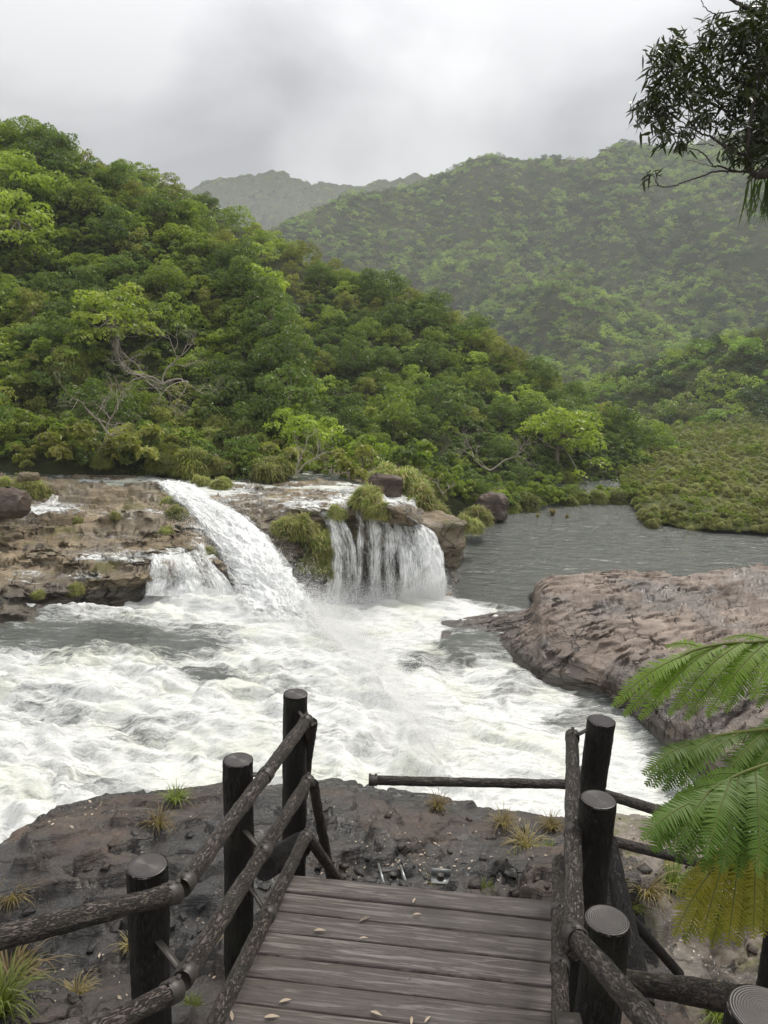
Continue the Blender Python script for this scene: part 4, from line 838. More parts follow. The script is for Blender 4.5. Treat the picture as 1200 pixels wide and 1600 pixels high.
# bare pale trees
def bare(name, base, tips, r0, label, seed, depth=4, spread=.55, L0=2.2):
    rg = np.random.default_rng(seed); A = Acc(); B = A
    def grow(acc, p, d, L_, r, k):
        n = 6; P = [p]; dd = d.copy()
        for i in range(n):
            dd = dd+rg.normal(size=3)*.20; dd /= np.linalg.norm(dd); P.append(P[-1]+dd*L_/n)
        rr = np.linspace(r, r*.6, n+1); tube(acc, P, rr, 6 if k > 1 else 4)
        if k > 0:
            for j in range(3 if k > 1 else 4):
                q = P[int(rg.integers(2, n+1))] if j else P[-1]; nd = dd+rg.normal(size=3)*spread; nd[2] += .12; nd /= np.linalg.norm(nd)
                grow(B, q, nd, L_*(.55+.25*rg.random()), r*.52, k-1)
    for d, L_ in tips:
        d = np.array(d, float); grow(A, np.zeros(3), d/np.linalg.norm(d), L_*L0, r0, depth)
    o = obj(name, A.mesh(name, M['pale_bark']), loc=Vector([float(c) for c in base])); return tag(o, label, 'bare tree', 'bare white trees')
bare('bare_tree', UR(255, 600, 52.2), [((-.9, -.2, .45), 1), ((.9, -.3, .5), 1.1), ((.15, -.4, .9), .8), ((-.5, -.5, .3), .7)], .06, 'big spreading leafless white tree on the cliff of the left hill', 3, 4, .6, 2.7)
bare('bare_tree', UR(165, 672, 48.6), [((-.6, -.2, .9), 1.1), ((.2, -.3, .9), .9), ((.5, -.3, -.3), .4)], .06, 'tangled leafless white tree low on the left cliff', 4, 4, .55, 2.0)
bare('bare_tree', UR(462, 740, 48.3), [((.35, -.3, .9), 1.0), ((.9, -.3, .7), 1.1)], .055, 'fallen leafless white tree above the ledge left of the falls', 5, 4, .5, 1.6)
bare('bare_tree', UR(765, 735, 61), [((-.6, -.2, .8), 1), ((.6, -.2, .5), 1)], .07, 'leafless pale tree on the slope above the lakeside boulder', 8, 4, .5, 2.0)
bare('bare_tree', UR(692, 772, 47), [((-.3, 0, .9), .8), ((.5, 0, .8), .8)], .03, 'small leafless grey shrub behind the grassy mound', 9, 3, .5, .8)

# boulders
def boulder(name, p, s, seed, mat, label, group='boulders by the falls', rz=0., flat=.25):
    n, m_ = 60, 40; th = np.linspace(0, 2*math.pi, n, endpoint=False); ph = np.linspace(.02, math.pi-.02, m_); T, Pp = np.meshgrid(th, ph, indexing='ij')
    d = np.stack([np.cos(T)*np.sin(Pp), np.sin(T)*np.sin(Pp), np.cos(Pp)], -1)
    d = np.sign(d)*np.abs(d)**.6; q = 1+.22*fbm(d[..., 0]*1.3+seed, d[..., 1]*1.3, d[..., 2]*1.3, seed, 4)+.05*ridged(d[..., 0]*3, d[..., 1]*3, d[..., 2]*3+seed, seed, 3)
    V = d*q[..., None]*np.array(s)/2
    me = mesh(name, np.transpose(V, (1, 0, 2)), gridfaces(m_, n, True), mat); o = obj(name, me, loc=Vector([float(c) for c in p])); o.rotation_euler.z = rz
    return tag(o, label, 'boulder', group)
boulder('boulder', UR(603, 762, 46), (2.0, 1.5, 1.5), 33, M['boulder_red'], 'red brown boulder above the thick white fall')
boulder('boulder', UR(682, 830, 44), (3.2, 3, 1.9), 5, M['rock_boulder'], 'mossy brown flat topped boulder right of the thick fall', rz=.3)
boulder('boulder', UR(692, 860, 44), (1.9, 2, 2.0), 15, M['rock_boulder'], 'lower mossy rock under the flat topped boulder', rz=1.3)
boulder('boulder', UR(768, 792, 62), (2.6, 2.2, 2.2), 7, M['boulder_red'], 'large pointed brown boulder on the far bank of the lake')
boulder('boulder', UR(756, 817, 56), (.7, .5, .4), 8, M['rock_slab'], 'small grey stone at the waterline before the brown boulder')
boulder('boulder', UR(14, 785, 37), (1.7, 1.6, 1.3), 9, M['boulder_red'], 'dark brown boulder at the left edge between grass clumps')
boulder('boulder', UR(45, 745, 42), (1.0, .7, .45), 12, M['rock_boulder'], 'small pale rock at the edge of the upper stream on the left')
boulder('boulder', UR(697, 935, 41.5), (.9, .8, .8), 11, M['rock_boulder'], 'small wet rock at the foot of the thick fall', rz=.5)
for i, (px, py, s) in enumerate([(975, 1096, .9), (700, 1140-10, .1)][:1]):
    boulder('boulder', U(px, py, .1), (s, s*.8, s*.5), 13, M['rock_slab'], 'small grey rock in the channel below the slab')

# flying spray: drops of water, real specks in the air
m = MT('spray'); M['spray'] = m.set((.9, .9, .9), .4)
sg = np.random.default_rng(31); Pts = []; 
def spray(a, b_, n, sx, sz, up=.0, z0=0.):
    n = int(n*5)
    t = sg.random(n)[:, None]; P = np.asarray(a)*(1-t)+np.asarray(b_)*t; P = P+sg.normal(size=(n, 3))*[sx, sx, 0]; P[:, 2] += np.abs(sg.normal(size=n))*sz*(1+up*t[:, 0]); Pts.append(P)
spray(U(470, 945, 2.3), U(560, 1020, 2.2), 9000, .5, .6); spray(U(545, 1005, 2.3), U(700, 1190, 2.3), 9000, .55, .35)
spray(UR(500, 948, 39.3), UR(690, 945, 40.4), 9000, .4, .7); spray(U(300, 800, 4.4), U(460, 930, 2.9), 5000, .9, .45); spray(UR(640, 945, 40.3), UR(690, 945, 40.5), 7000, .4, 1.0); spray(U(232, 928, 2.2), U(380, 930, 2.3), 1500, .3, .2)
P = np.concatenate(Pts); n = len(P); r = .003+.006*sg.random(n)**2; tet = np.array([[1, 1, 1], [1, -1, -1], [-1, 1, -1], [-1, -1, 1]])*.8
V = P[:, None]+tet[None]*r[:, None, None]*[1, 1, 1.6]; k4 = np.arange(n)[:, None]*4
me = mesh('spray', V, (k4[:, :, None]+np.array([[0, 1, 2], [0, 3, 1], [0, 2, 3], [1, 3, 2]])[None]).reshape(-1, 3), M['spray'])
tag(obj('spray', me), 'white spray thrown up along the falls and the plunging edge', 'spray', kind='stuff')

# ================================================================== boardwalk
ZD = 10.1
FL_ = U(458, 1366, ZD); FR_ = U(868, 1408, ZD); NL_ = U(340, 1620, ZD); NR_ = U(868, 1620, ZD)
def ext(a, b_, t): return a+(b_-a)*t
bw = thing('boardwalk', 'dark weathered wooden boardwalk between brown log style railings', 'boardwalk', ((FL_+FR_)/2).tolist())
o0 = np.array(bw.location)
A = Acc(); VV = []; FF = []; UVs = []; PL = []; n0 = 0
wdir = (FR_-FL_); wlen = np.linalg.norm(wdir); wdir /= wlen; ndir = np.array([wdir[1], -wdir[0], 0]); ndir = ndir if ndir[1] < 0 else -ndir
tl = (NL_-FL_); tl /= abs(np.dot(tl, ndir)); tr_ = (NR_-FR_); tr_ /= abs(np.dot(tr_, ndir))
rgp = np.random.default_rng(12)
for k in range(16):
    pw = .150; y0 = k*pw; y1 = y0+pw-.007
    a0 = FL_+tl*y0-wdir*rgp.normal()*.006; a1 = FL_+tl*y1; b0 = FR_+tr_*y0+wdir*(rgp.normal()*.006+.02); b1 = FR_+tr_*y1+wdir*.02
    nx, ny = 40, 7; prof = np.array([0, .10, .22, .5, .78, .9, 1]); hz = np.array([-.035, -.004, 0, .001, 0, -.004, -.035])
    u = np.linspace(0, 1, nx)[:, None, None]; q = prof[None, :, None]
    prof2 = np.array([0, 0.012, .05, .5, .95, .988, 1])[None, :, None]
    P = (a0*(1-prof2)+a1*prof2)*(1-u)+(b0*(1-prof2)+b1*prof2)*u
    P = P.copy(); P[..., 2] += hz[None]+.0025*vn(u[..., 0]*3+k*5, prof2[..., 0]*2)+rgp.normal()*.0015+.004*math.sin(k*2.1)*(prof2[..., 0]-.5)
    n_ = P.size//3; VV.append((P-o0).reshape(-1, 3)); FF.append(gridfaces(nx, ny)+n0)
    UVs.append(np.stack([np.broadcast_to(u[..., 0]*1.5, (nx, ny)), np.broadcast_to(prof2[..., 0]*.15, (nx, ny))], -1).reshape(-1, 2)); PL.append(np.full(n_, k+1.)); n0 += n_
    # end caps
    e = np.array([P[0, 0], P[0, -1], P[0, -1]-[0, 0, .02], P[0, 0]-[0, 0, .02]])
obj('deck_boards', mesh('deck_boards', np.concatenate(VV), np.concatenate(FF), M['deck'], uv=np.concatenate(UVs), attrs={'pl': np.concatenate(PL)}), bw)
for k in (.04, .5, .96):
    A = Acc(); p0 = FL_+(FR_-FL_)*k; d = tl*(1-k)+tr_*k; q0 = p0+d*.03; q1 = p0+d*2.4
    ax = (q1-q0)/np.linalg.norm(q1-q0); sx = np.cross(ax, [0, 0, 1]); box(A, (q0+q1)/2-[0, 0, .13]-o0, (np.linalg.norm(q1-q0), .09, .16), [ax, sx, [0, 0, 1]])
    obj('joist', A.mesh('joist', M['post'], False), bw)
for k in (.08, .92):
    A = Acc(); p0 = FL_+(FR_-FL_)*k+ndir*.4; tube(A, rs([p0-o0-[0, 0, .2], p0-o0-[0, 0, 2.2]], .2), .07, 12); obj('support_post', A.mesh('support_post', M['post']), bw)
nz0 = U(637, 1600, ZD); nz1 = U(645, 1400, ZD)
for k in range(11):
    q = nz0+(nz1-nz0)*(k+.5)/11+[.004*math.sin(k*3), .01*math.cos(k*5), .002]; A = Acc(); tube(A, [q-o0, q-o0+[0, 0, .002], q-o0+[0, 0, .003]], [.0045, .0045, .002], 8); obj('nail', A.mesh('nail', M['junk']), bw)
rub = Acc(); rgr = np.random.default_rng(44)
for i in range(200):
    c_ = [(640, 1385, 60, 12), (770, 1370, 60, 25), (560, 1350, 60, 15), (700, 1300, 120, 30), (360, 1440, 60, 60), (1060, 1500, 70, 50), (1000, 1350, 60, 40), (150, 1420, 120, 60), (830, 1330, 50, 40)][int(rgr.integers(0, 9))]
    px, py = c_[0]+rgr.normal()*c_[2], c_[1]+rgr.normal()*c_[3]
    if not (-20 < px < 1220 and 1240 < py < 1640): continue
    p = onshelf(px, py); s_ = .012+.05*rgr.random()**2.5; q = rgr.normal(size=(3, 3)); q[2] = q[2]*.2+[0, 0, 1]; q[2] /= np.linalg.norm(q[2]); q[0] -= q[2]*np.dot(q[0], q[2]); q[0] /= np.linalg.norm(q[0]); q[1] = np.cross(q[2], q[0])
    n0_ = len(rub.V); box(rub, p+[0, 0, s_*.2], (s_*1.6, s_, s_*.55), q); rub.V[-1] = rub.V[-1]+rgr.normal(size=(8, 3))*s_*.14
tag(obj('rubble', rub.mesh('rubble', M['rock_front'], False)), 'loose broken stones and chips on the rock shelf', 'rubble', kind='stuff')
lg = np.random.default_rng(3)
LF = [(647, 1408, 0), (652, 1430, 1), (570, 1437, 2), (500, 1455, 3), (568, 1467, 4), (446, 1565, 5), (588, 1585, 6), (643, 1596, 7), (425, 1590, 8), (668, 1594, 9), (362, 1588, 10)]
LFD = ['pale curled leaf on the far boards of the deck', 'small dry leaf on the second board from the far end', 'thin dark leaf on the second board', 'pale leaf near the left side of the third board', 'short pale leaf in the middle of the third board', 'tiny leaf near the bottom left of the deck', 'largest pale leaf at the bottom of the deck', 'upright pale leaf at the bottom edge of the photo right of the largest leaf', 'brown leaf at the bottom left of the deck', 'small leaf at the bottom edge right of the upright leaf', 'pale leaf at the near left corner of the deck']
for (px, py, i) in LF:
    n = 9; t = np.linspace(0, 1, n); L_ = .075*(.55+.5*lg.random()); w_ = L_*.13*np.sin(math.pi*t**.8)+.0005
    V = np.stack([np.stack([t*L_-L_/2, -w_, .004+.004*np.sin(t*3)+w_*.35], 1), np.stack([t*L_-L_/2, 0*w_, .003+.004*np.sin(t*3)], 1), np.stack([t*L_-L_/2, w_, .004+.004*np.sin(t*3)+w_*.35], 1)], 0)
    o = obj('fallen_leaf', mesh('fallen_leaf', V, gridfaces(3, n), M['dead'] if i != 2 else M['bark'])); o.location = U(px, py, ZD+.004).tolist(); o.rotation_euler.z = [1.2, .1, .6, 0, .1, .3, -.4, 1.5, .1, .9, 1.9][i]
    tag(o, LFD[i], 'leaf', 'fallen leaves on the deck')

# ================================================================== railings
def post(parent, px, py, dep, D, bottom, seed, o0, ringcap=True, lean=None, capz=None):
    p = UD(px, py, dep); r = D/2; z1 = p[2]
    bt = np.array([p[0], p[1], bottom]) if lean is None else np.array([lean[0], lean[1], bottom])
    A = Acc(); P = rs([bt-o0, p-o0], .02); rr = np.full(len(P), r); rr[-1] = r*.985
    tube(A, P, rr, 72, .0045, .8, seed); t = obj('post', A.mesh('post', M['post']), parent)
    d = (p-bt); d /= np.linalg.norm(d); T = np.array([[1, 0, -d[0]/d[2]], [0, 1, -d[1]/d[2]]])
    V = [np.array([0, 0, .006])]; n = 48; A = Acc(); th = np.arange(n)*2*math.pi/n; rings = [(.0, .005), (.6, .005), (.93, .003), (1.0, -.006)]
    C = np.array([[math.cos(a)*r*k, math.sin(a)*r*k, h_-(d[0]*math.cos(a)+d[1]*math.sin(a))*r*k/d[2]] for k, h_ in rings[1:] for a in th])
    me = mesh('end_face', np.concatenate([[[0, 0, .005]], C]), gridfaces(3, n, True)+1, M['cap'], Ft=np.array([[0, 1+i, 1+(i+1) % n] for i in range(n)]))
    e = obj('end_face', me, t, (p-o0).tolist()); return p
def rail(parent, pts, D, seed, o0, name='rail'):
    A = Acc(); P = rs(cr_interp(np.array(pts), 60) if len(pts) > 2 else pts, .015)-o0; rr = np.full(len(P), D/2); rr[0] *= .8; rr[-1] *= .8
    tube(A, P, rr, 40, .0045, 1., seed); return obj(name, A.mesh(name, M['rail']), parent)
def clamp(parent, p, axis, D, o0, side=(0, 0, 1), strap=None):
    A = Acc(); ax = np.array(axis, float); ax /= np.linalg.norm(ax); tube(A, [p-ax*.03-o0, p-ax*.026-o0, p+ax*.026-o0, p+ax*.03-o0], [D/2, D/2+.005, D/2+.005, D/2], 24, .002, 1., 3)
    s = np.array(side, float); s -= ax*np.dot(s, ax); s /= np.linalg.norm(s)
    if strap is not None: m_ = (p+np.array(strap))/2; dd = np.array(strap)-p; ln = np.linalg.norm(dd); dd /= ln; s3 = np.cross(dd, ax); box(A, m_-o0, (ln, .009, .035), [dd, s3/np.linalg.norm(s3), ax])
    c = obj('clamp', A.mesh('clamp', M['metal']), parent)
    B = Acc()
    for k in (-.02, .02): q = p+s*(D/2+.008)+ax*k-o0; tube(B, [q, q+s*.008, q+s*.009], [.009, .008, .003], 8)
    obj('bolt', B.mesh('bolt', M['metal']), c)

# left side
lr_ = thing('railing', 'brown log style railing along the left side of the boardwalk', 'railing', U(372, 1500, 10.0).tolist(), group='railings of the lookout'); o0 = np.array(lr_.location)
p1 = post(lr_, 230, 1352, 2.90, .150, 8.9, 1, o0); p2 = post(lr_, 372, 1187, 3.85, .148, 8.9, 2, o0); p3 = post(lr_, 462, 1084, 4.75, .150, 8.9, 3, o0)
a0 = UD(284, 1386, 2.92); a1 = UD(480, 1124, 4.60)
r_ = rail(lr_, [a0, a1], .068, 5, o0); m_ = a0+(a1-a0)*.50; clamp(lr_, a0+(a1-a0)*.56, a1-a0, .07, o0, strap=p2*[1, 1, 0]+(a0+(a1-a0)*.56)*[0, 0, 1]); clamp(lr_, a1-(a1-a0)*.02, a1-a0, .07, o0, strap=p3*[1, 1, 0]+a1*[0, 0, 1]); clamp(lr_, a0+(a1-a0)*.015, a1-a0, .07, o0, strap=p1*[1, 1, 0]+a0*[0, 0, 1])
b0 = UD(284, 1532, 2.72); b1 = UD(480, 1222, 4.60); rail(lr_, [b0, b1], .068, 6, o0)
clamp(lr_, b0+(b1-b0)*.52, b1-b0, .07, o0, strap=p2*[1, 1, 0]+(b0+(b1-b0)*.52)*[0, 0, 1]); clamp(lr_, b1, b1-b0, .07, o0); clamp(lr_, b0+(b1-b0)*.015, b1-b0, .07, o0, strap=p1*[1, 1, 0]+b0*[0, 0, 1])
c0 = UD(315, 1640, 2.75); c1_ = UD(476, 1310, 4.50); rail(lr_, [c0, c1_], .068, 7, o0); clamp(lr_, c0+(c1_-c0)*.52, c1_-c0, .07, o0, strap=p2*[1, 1, 0]+(c0+(c1_-c0)*.52)*[0, 0, 1]); clamp(lr_, c1_, c1_-c0, .07, o0)
# section bending off to the left
s0 = UD(272, 1396, 2.80); s1 = UD(-60, 1480, 2.15); rail(lr_, [s1, s0], .068, 8, o0); clamp(lr_, s0+(s1-s0)*.02, s1-s0, .07, o0)
s0 = UD(272, 1548, 2.66); s1 = UD(60, 1660, 2.2); rail(lr_, [s1, s0], .068, 9, o0); clamp(lr_, s0+(s1-s0)*.02, s1-s0, .07, o0)
# stair rails falling away beyond the deck
for (q0, q1, sd) in (((488, 1128, 4.62), (474, 1245, 5.6), 1), ((489, 1222, 4.62), (519, 1385, 5.6), 2), ((482, 1308, 4.55), (541, 1392, 5.2), 3)):
    rail(lr_, [UD(*q0), UD(*q1)], .062, 20+sd, o0, 'stair_rail')
A = Acc(); tube(A, [UD(412, 1355, 4.3)-o0, UD(470, 1320, 4.7)-o0], .075, 24, .003); obj('brace', A.mesh('brace', M['post']), lr_)

# right side
rr_ = thing('railing', 'brown log style railing along the right side of the boardwalk', 'railing', U(935, 1560, 10.0).tolist(), group='railings of the lookout'); o0 = np.array(rr_.location)
P1 = UD(949, 1437, 2.65); P2 = UD(935, 1249, 3.35); P3 = UD(940, 1126, 4.25)
post(rr_, 949, 1437, 2.65, .152, 8.7, 11, o0); post(rr_, 935, 1249, 3.35, .152, 8.7, 12, o0, lean=P2[:2]+[-.02, .0]); post(rr_, 940, 1126, 4.25, .150, 8.7, 13, o0, lean=P3[:2]+[-.09, 0])
t0 = UD(897, 1490, 2.62); t1 = UD(894, 1150, 4.35); rail(rr_, [t0, t1], .070, 14, o0)
clamp(rr_, t1-(t1-t0)*.01, t1-t0, .07, o0, strap=P3-[0.06, 0, .05]); clamp(rr_, t0+(t1-t0)*.43, t1-t0, .07, o0, strap=P2*[1, 1, 0]+(t0+(t1-t0)*.43)*[0, 0, 1]); clamp(rr_, t0+(t1-t0)*.03, t1-t0, .07, o0, strap=P1*[1, 1, 0]+(t0+(t1-t0)*.03)*[0, 0, 1])
u0 = UD(876, 1660, 2.55); u1 = UD(873, 1345, 4.25); rail(rr_, [u0, u1], .068, 15, o0); clamp(rr_, u0+(u1-u0)*.64, u1-u0, .07, o0); clamp(rr_, u0+(u1-u0)*.35, u1-u0, .07, o0)
w0 = UD(868, 1800, 2.5); w1 = UD(866, 1440, 4.15)
x0 = UD(898, 1462, 2.58); x1 = UD(1060, 1650, 1.95); rail(rr_, [x0, x1], .068, 16, o0); clamp(rr_, x0, x1-x0, .07, o0, (0, -1, 1))
x2 = UD(889, 1598, 2.45); A = Acc(); box(A, x2-o0, (.08, .06, .02)); obj('bracket', A.mesh('bracket', M['metal'], False), rr_)
# brace behind the near posts, and a strut down to the rock
A = Acc(); tube(A, rs([UD(952, 1310, 4.1)-o0, UD(1000, 1570, 3.5)-o0], .04), np.linspace(.035, .065, len(rs([UD(952, 1310, 4.1), UD(1000, 1570, 3.5)], .04))), 30, .004); obj('brace', A.mesh('brace', M['post']), rr_)
A = Acc(); tube(A, rs([UD(968, 1415, 3.8)-o0, UD(1062, 1522, 4.0)-o0], .1), .026, 12, .001); obj('strut', A.mesh('strut', M['post']), rr_)
# lower railing along the path on the rock
lo = thing('railing', 'thin lower railing of dark rails on the rock beyond the boardwalk', 'railing', onshelf(905, 1320).tolist(), group='railings of the lookout'); o0 = np.array(lo.location)
post(lo, 912, 1205, 5.35, .14, 8.4, 18, o0)
l0 = UD(578, 1219, 5.3); l1 = UD(900, 1226, 5.3); rail(lo, [l0, l1], .064, 31, o0); clamp(lo, l0+(l1-l0)*.015, l1-l0, .064, o0)
rail(lo, [UD(930, 1236, 5.3), UD(1060, 1276, 5.0), UD(1230, 1330, 4.6)], .064, 32, o0); rail(lo, [UD(925, 1306, 5.25), UD(1110, 1353, 4.9), UD(1290, 1400, 4.5)], .064, 33, o0)
post(lo, 1235, 1325, 4.6, .14, 8.2, 34, o0)
# stump post and rail at the bottom right
st = thing('railing', 'lowest short railing with a ring topped post in the bottom right corner', 'railing', UD(1190, 1700, 2.4).tolist(), group='railings of the lookout'); o0 = np.array(st.location)
post(st, 1196, 1582, 2.05, .19, 8.6, 41, o0); rail(st, [UD(962, 1530, 3.0), UD(1060, 1546, 2.75), UD(1165, 1565, 2.4)], .085, 42, o0)

# metal fittings lying on the rock past the deck end
A = Acc(); q = onshelf(612, 1372); a = thing('metal_bracket', 'grey bolted metal foot plate on the rock just past the deck end', 'bracket', q.tolist(), .2, 'metal fittings on the rock')
box(A, (0, 0, .04), (.20, .26, .02)); box(A, (-.09, 0, .08), (.015, .26, .10)); box(A, (.09, 0, .08), (.015, .26, .10)); obj('plate', A.mesh('plate', M['junk'], False), a)
A = Acc(); tube(A, [(0, -.06, .05), (0, -.06, .16)], .03, 12); tube(A, [(-.12, .05, .10), (.12, .05, .10)], .015, 10); obj('bolt', A.mesh('bolt', M['metal']), a)
A = Acc(); q = onshelf(688, 1380); a = thing('metal_bracket', 'small grey metal plate with a round bolt beside the deck end', 'bracket', q.tolist(), -.1, 'metal fittings on the rock')
box(A, (0, 0, .03), (.16, .10, .012)); box(A, (0, .05, .06), (.16, .012, .07)); obj('plate', A.mesh('plate', M['junk'], False), a); A = Acc(); tube(A, [(0, 0, .03), (0, 0, .08)], .03, 14); obj('bolt', A.mesh('bolt', M['metal']), a)

# ================================================================== grass on the near shelf
for i, (px, py, sc, k, lb) in enumerate([(300, 1230, .85, 'straw', 'dry grass tuft at the rock edge left of the posts'), (275, 1254, .75, 'green', 'bright green grass tuft just below the dry edge tuft'), (247, 1288, .8, 'straw', 'yellow grass tuft on the dark rock below the green tuft'),
    (666, 1216, .8, 'straw', 'dry grass tuft at the shelf edge right of the rail end'), (718, 1218, 1.0, 'green', 'wide green tuft at the shelf edge behind the rail'), (748, 1220, .95, 'straw', 'dry right half of the wide edge tuft'), (684, 1260, .75, 'straw', 'yellow tuft in front of the lower rail'),
    (786, 1288, .8, 'straw', 'dry tuft on the dark rock in the middle'), (822, 1322, 1.1, 'straw', 'big dry tuft below the rail near the gate rails'), (812, 1340, .7, 'green', 'green tuft at the foot of the big dry tuft'), (862, 1292, .8, 'straw', 'dry tuft close to the right rails'), (855, 1330, .6, 'green', 'small green tuft close to the right rails'),
    (757, 1392, .5, 'green', 'tiny green tuft at the deck end'), (676, 1378, .4, 'straw', 'tiny dry tuft beside the metal plate'), (985, 1246, 1.0, 'straw', 'dry tuft at the water edge right of the tall post'), (15, 1530, 1.5, 'straw', 'large yellow tuft at the left edge near the bottom'), (0, 1575, 1.4, 'green', 'green tuft at the bottom left corner'),
    (20, 1410, .8, 'straw', 'dry tuft at the left edge above the rail'), (118, 1556, .7, 'straw', 'low dry tuft at the bottom left right of the large one'), (205, 1478, .6, 'straw', 'dry tuft behind the near left post'), (300, 1580, .5, 'green', 'small tuft between the left posts at the bottom'), (360, 1470, .45, 'straw', 'wiry tuft below the middle left post'),
    (1010, 1395, 1.1, 'straw', 'dry tuft right of the tall posts on the pale rock'), (1050, 1385, 1.1, 'green', 'green tuft on the pale rock under the fern'), (978, 1420, .8, 'green', 'green blades close beside the tall posts'), (1120, 1590, .9, 'green', 'green tuft at the bottom beside the ring topped post'), (1085, 1430, .9, 'straw', 'dry tuft under the yellow frond'), (1035, 1350, .7, 'straw', 'small dry tuft between the two lower rails')]):
    o = obj('grass_tuft', TUFT[k][i % 3], loc=Vector(onshelf(px, py).tolist())-Vector((0, 0, .02))); sc *= 1.35; o.scale = (sc, sc, sc*.9); o.rotation_euler.z = i; tag(o, lb, 'grass tuft', 'grass tufts on the rock shelf')
lit = Acc(); rg = np.random.default_rng(77)
for i in range(320):
    if rg.random() < .7: cx, cy, s_ = [(650, 1330, 60), (600, 1345, 40), (350, 1420, 50), (240, 1530, 60), (1080, 1440, 60), (760, 1350, 60), (120, 1290, 60)][int(rg.integers(0, 7))]; px, py = cx+rg.normal()*s_, cy+rg.normal()*s_*.4
    else: px, py = rg.random()*1200, 1240+rg.random()*360
    if not (0 < px < 1200 and 1225 < py < 1620): continue
    z = 8.8; p = U(px, py, z); p = U(px, py, shelf_z(p[0], p[1])); p[2] = shelf_z(p[0], p[1])+.012
    V, Q = leafquads(rg, p[None], np.array([[rg.normal()*.3, rg.normal()*.3, 1.]]), .018+.016*rg.random(), .45, .5); lit.add(V, Q)
tag(obj('leaf_litter', lit.mesh('leaf_litter', M['dead'], False)), 'scattered dry leaf litter on the dark rock shelf', 'leaf litter', kind='stuff')

# ================================================================== tree fern
def pinna(acc, a, b_, sag, n, pl, rg, wid=.0041):
    """one feather: mid rib from a to b with paired leaflets"""
    t = np.linspace(0, 1, n); P = a[None]*(1-t[:, None])+b_[None]*t[:, None]; P[:, 2] += sag*np.sin(math.pi*t*.9)
    T, _, _ = frames(P); up = np.array([0, -.25, 1.]); up /= np.linalg.norm(up)
    for sgn in (-1, 1):
        S = np.cross(T, up)*sgn; S /= np.linalg.norm(S, axis=1, keepdims=True)+1e-9
        ln = pl*np.clip(np.sin(math.pi*np.clip(t*.86+.12, 0, 1))**.6, .12, 1)*(1+.12*rg.normal(size=n))
        D = S+T*(.45+.05*rg.normal(size=(n, 1)))+rg.normal(size=(n, 3))*.07; D /= np.linalg.norm(D, axis=1, keepdims=True)
        dr = np.array([0, 0, -1.])*.22
        m1 = P+D*ln[:, None]*.5+dr*ln[:, None]*.12; e = P+D*ln[:, None]+dr*ln[:, None]*.55
        w_ = T*wid*(.8+.4*rg.random((n, 1)))
        V = np.stack([P-w_*.9, P+w_*.9, m1+w_*.85, m1-w_*.85, e+w_*.1, e-w_*.1], 1).reshape(-1, 3)
        j = np.arange(n)*6; F1 = np.stack([j, j+1, j+2, j+3], 1); F2 = np.stack([j+3, j+2, j+4, j+5], 1); acc.add(V, np.concatenate([F1, F2]))
    return P
fg = np.random.default_rng(21)
root = UD(1420, 1130, 2.9)
fern = thing('tree_fern', 'tree fern with long green feathery fronds reaching in from the right', 'tree fern', (root[0], root[1], 8.0)); fo0 = np.array(fern.location)
A = Acc(); tube(A, rs([root*[1, 1, 0]+[0, 0, 7.6]-fo0, root-fo0], .05), .09, 20, .02, .5, 4); obj('trunk', A.mesh('trunk', M['dark_bark']), fern)
def frond(rach, pin, mat, label=None, pl=.055, sp=.0085, dz=0.):
    A = Acc(); S = Acc(); R = rs(cr_interp(np.array([UD(*q) for q in rach]), 40), .02)-fo0; tube(S, np.concatenate([[root-fo0], R]), np.linspace(.008, .0025, len(R)+1), 8)
    pin = list(pin); pin += [tuple((p_+q_)/2+(0, 4, .07, -4, 6, .09)[i_] for i_, (p_, q_) in enumerate(zip(pin[k_], pin[k_+1]))) for k_ in range(len(pin)-1) if abs(pin[k_][0]-pin[k_+1][0]) < 60]
    for (x0, y0, d0, x1, y1, d1) in pin:
        a = UD(x0, y0, d0)-fo0; b_ = UD(x1, y1, d1)-fo0; L_ = np.linalg.norm(b_-a); P = pinna(A, a, b_, .10*L_, max(8, int(L_/sp)), pl, fg); tube(S, P[::3], np.linspace(.0028, .0010, len(P[::3])), 5)
    o = obj('frond', A.mesh('frond', mat, False), fern); obj('stem', S.mesh('stem', M['grassy']), o)
    if label: o['label'] = label
    return o
def auto(rach, n, t0, t1, ln, ang, dep, down=.9, jit=.1):
    """extra feathers hanging off a stem in both directions (pixels)"""
    R = cr_interp(np.array(rach, float), 60); out_ = []
    for i in range(n):
        t = t0+(t1-t0)*i/(n-1); q = R[int(t*59)]; L_ = ln*(1-.55*t)*(1+jit*fg.normal()); a = ang+fg.normal()*.07
        out_.append((q[0], q[1], q[2], q[0]+math.cos(a)*L_, q[1]+math.sin(a)*L_*down, q[2]-.06+dep*fg.normal()))
    return out_
ra = [(1290, 980, 2.9), (1200, 1001, 2.85), (1130, 1006, 2.8), (1070, 1022, 2.75), (1015, 1062, 2.72), (965, 1106, 2.7)]
frond(ra, [(1125, 1007, 2.8, 1000, 1128, 2.65), (1075, 1022, 2.75, 958, 1106, 2.66), (1160, 1003, 2.82, 1045, 1122, 2.66), (1200, 1002, 2.85, 1104, 1124, 2.68), (1240, 995, 2.88, 1172, 1096, 2.7), (1280, 990, 2.9, 1205, 1110, 2.7), (1105, 1010, 2.8, 1022, 1092, 2.7), (1180, 1003, 2.85, 1130, 1100, 2.72),
           (1100, 1012, 2.8, 1040, 1010, 2.9), (1200, 1000, 2.85, 1130, 1000, 3.0)], M['fern_bright'], 'bright light green upper frond', .050)
rb = [(1320, 1130, 2.7), (1240, 1135, 2.7), (1170, 1142, 2.68), (1110, 1152, 2.66), (1060, 1172, 2.64), (1012, 1205, 2.6)]
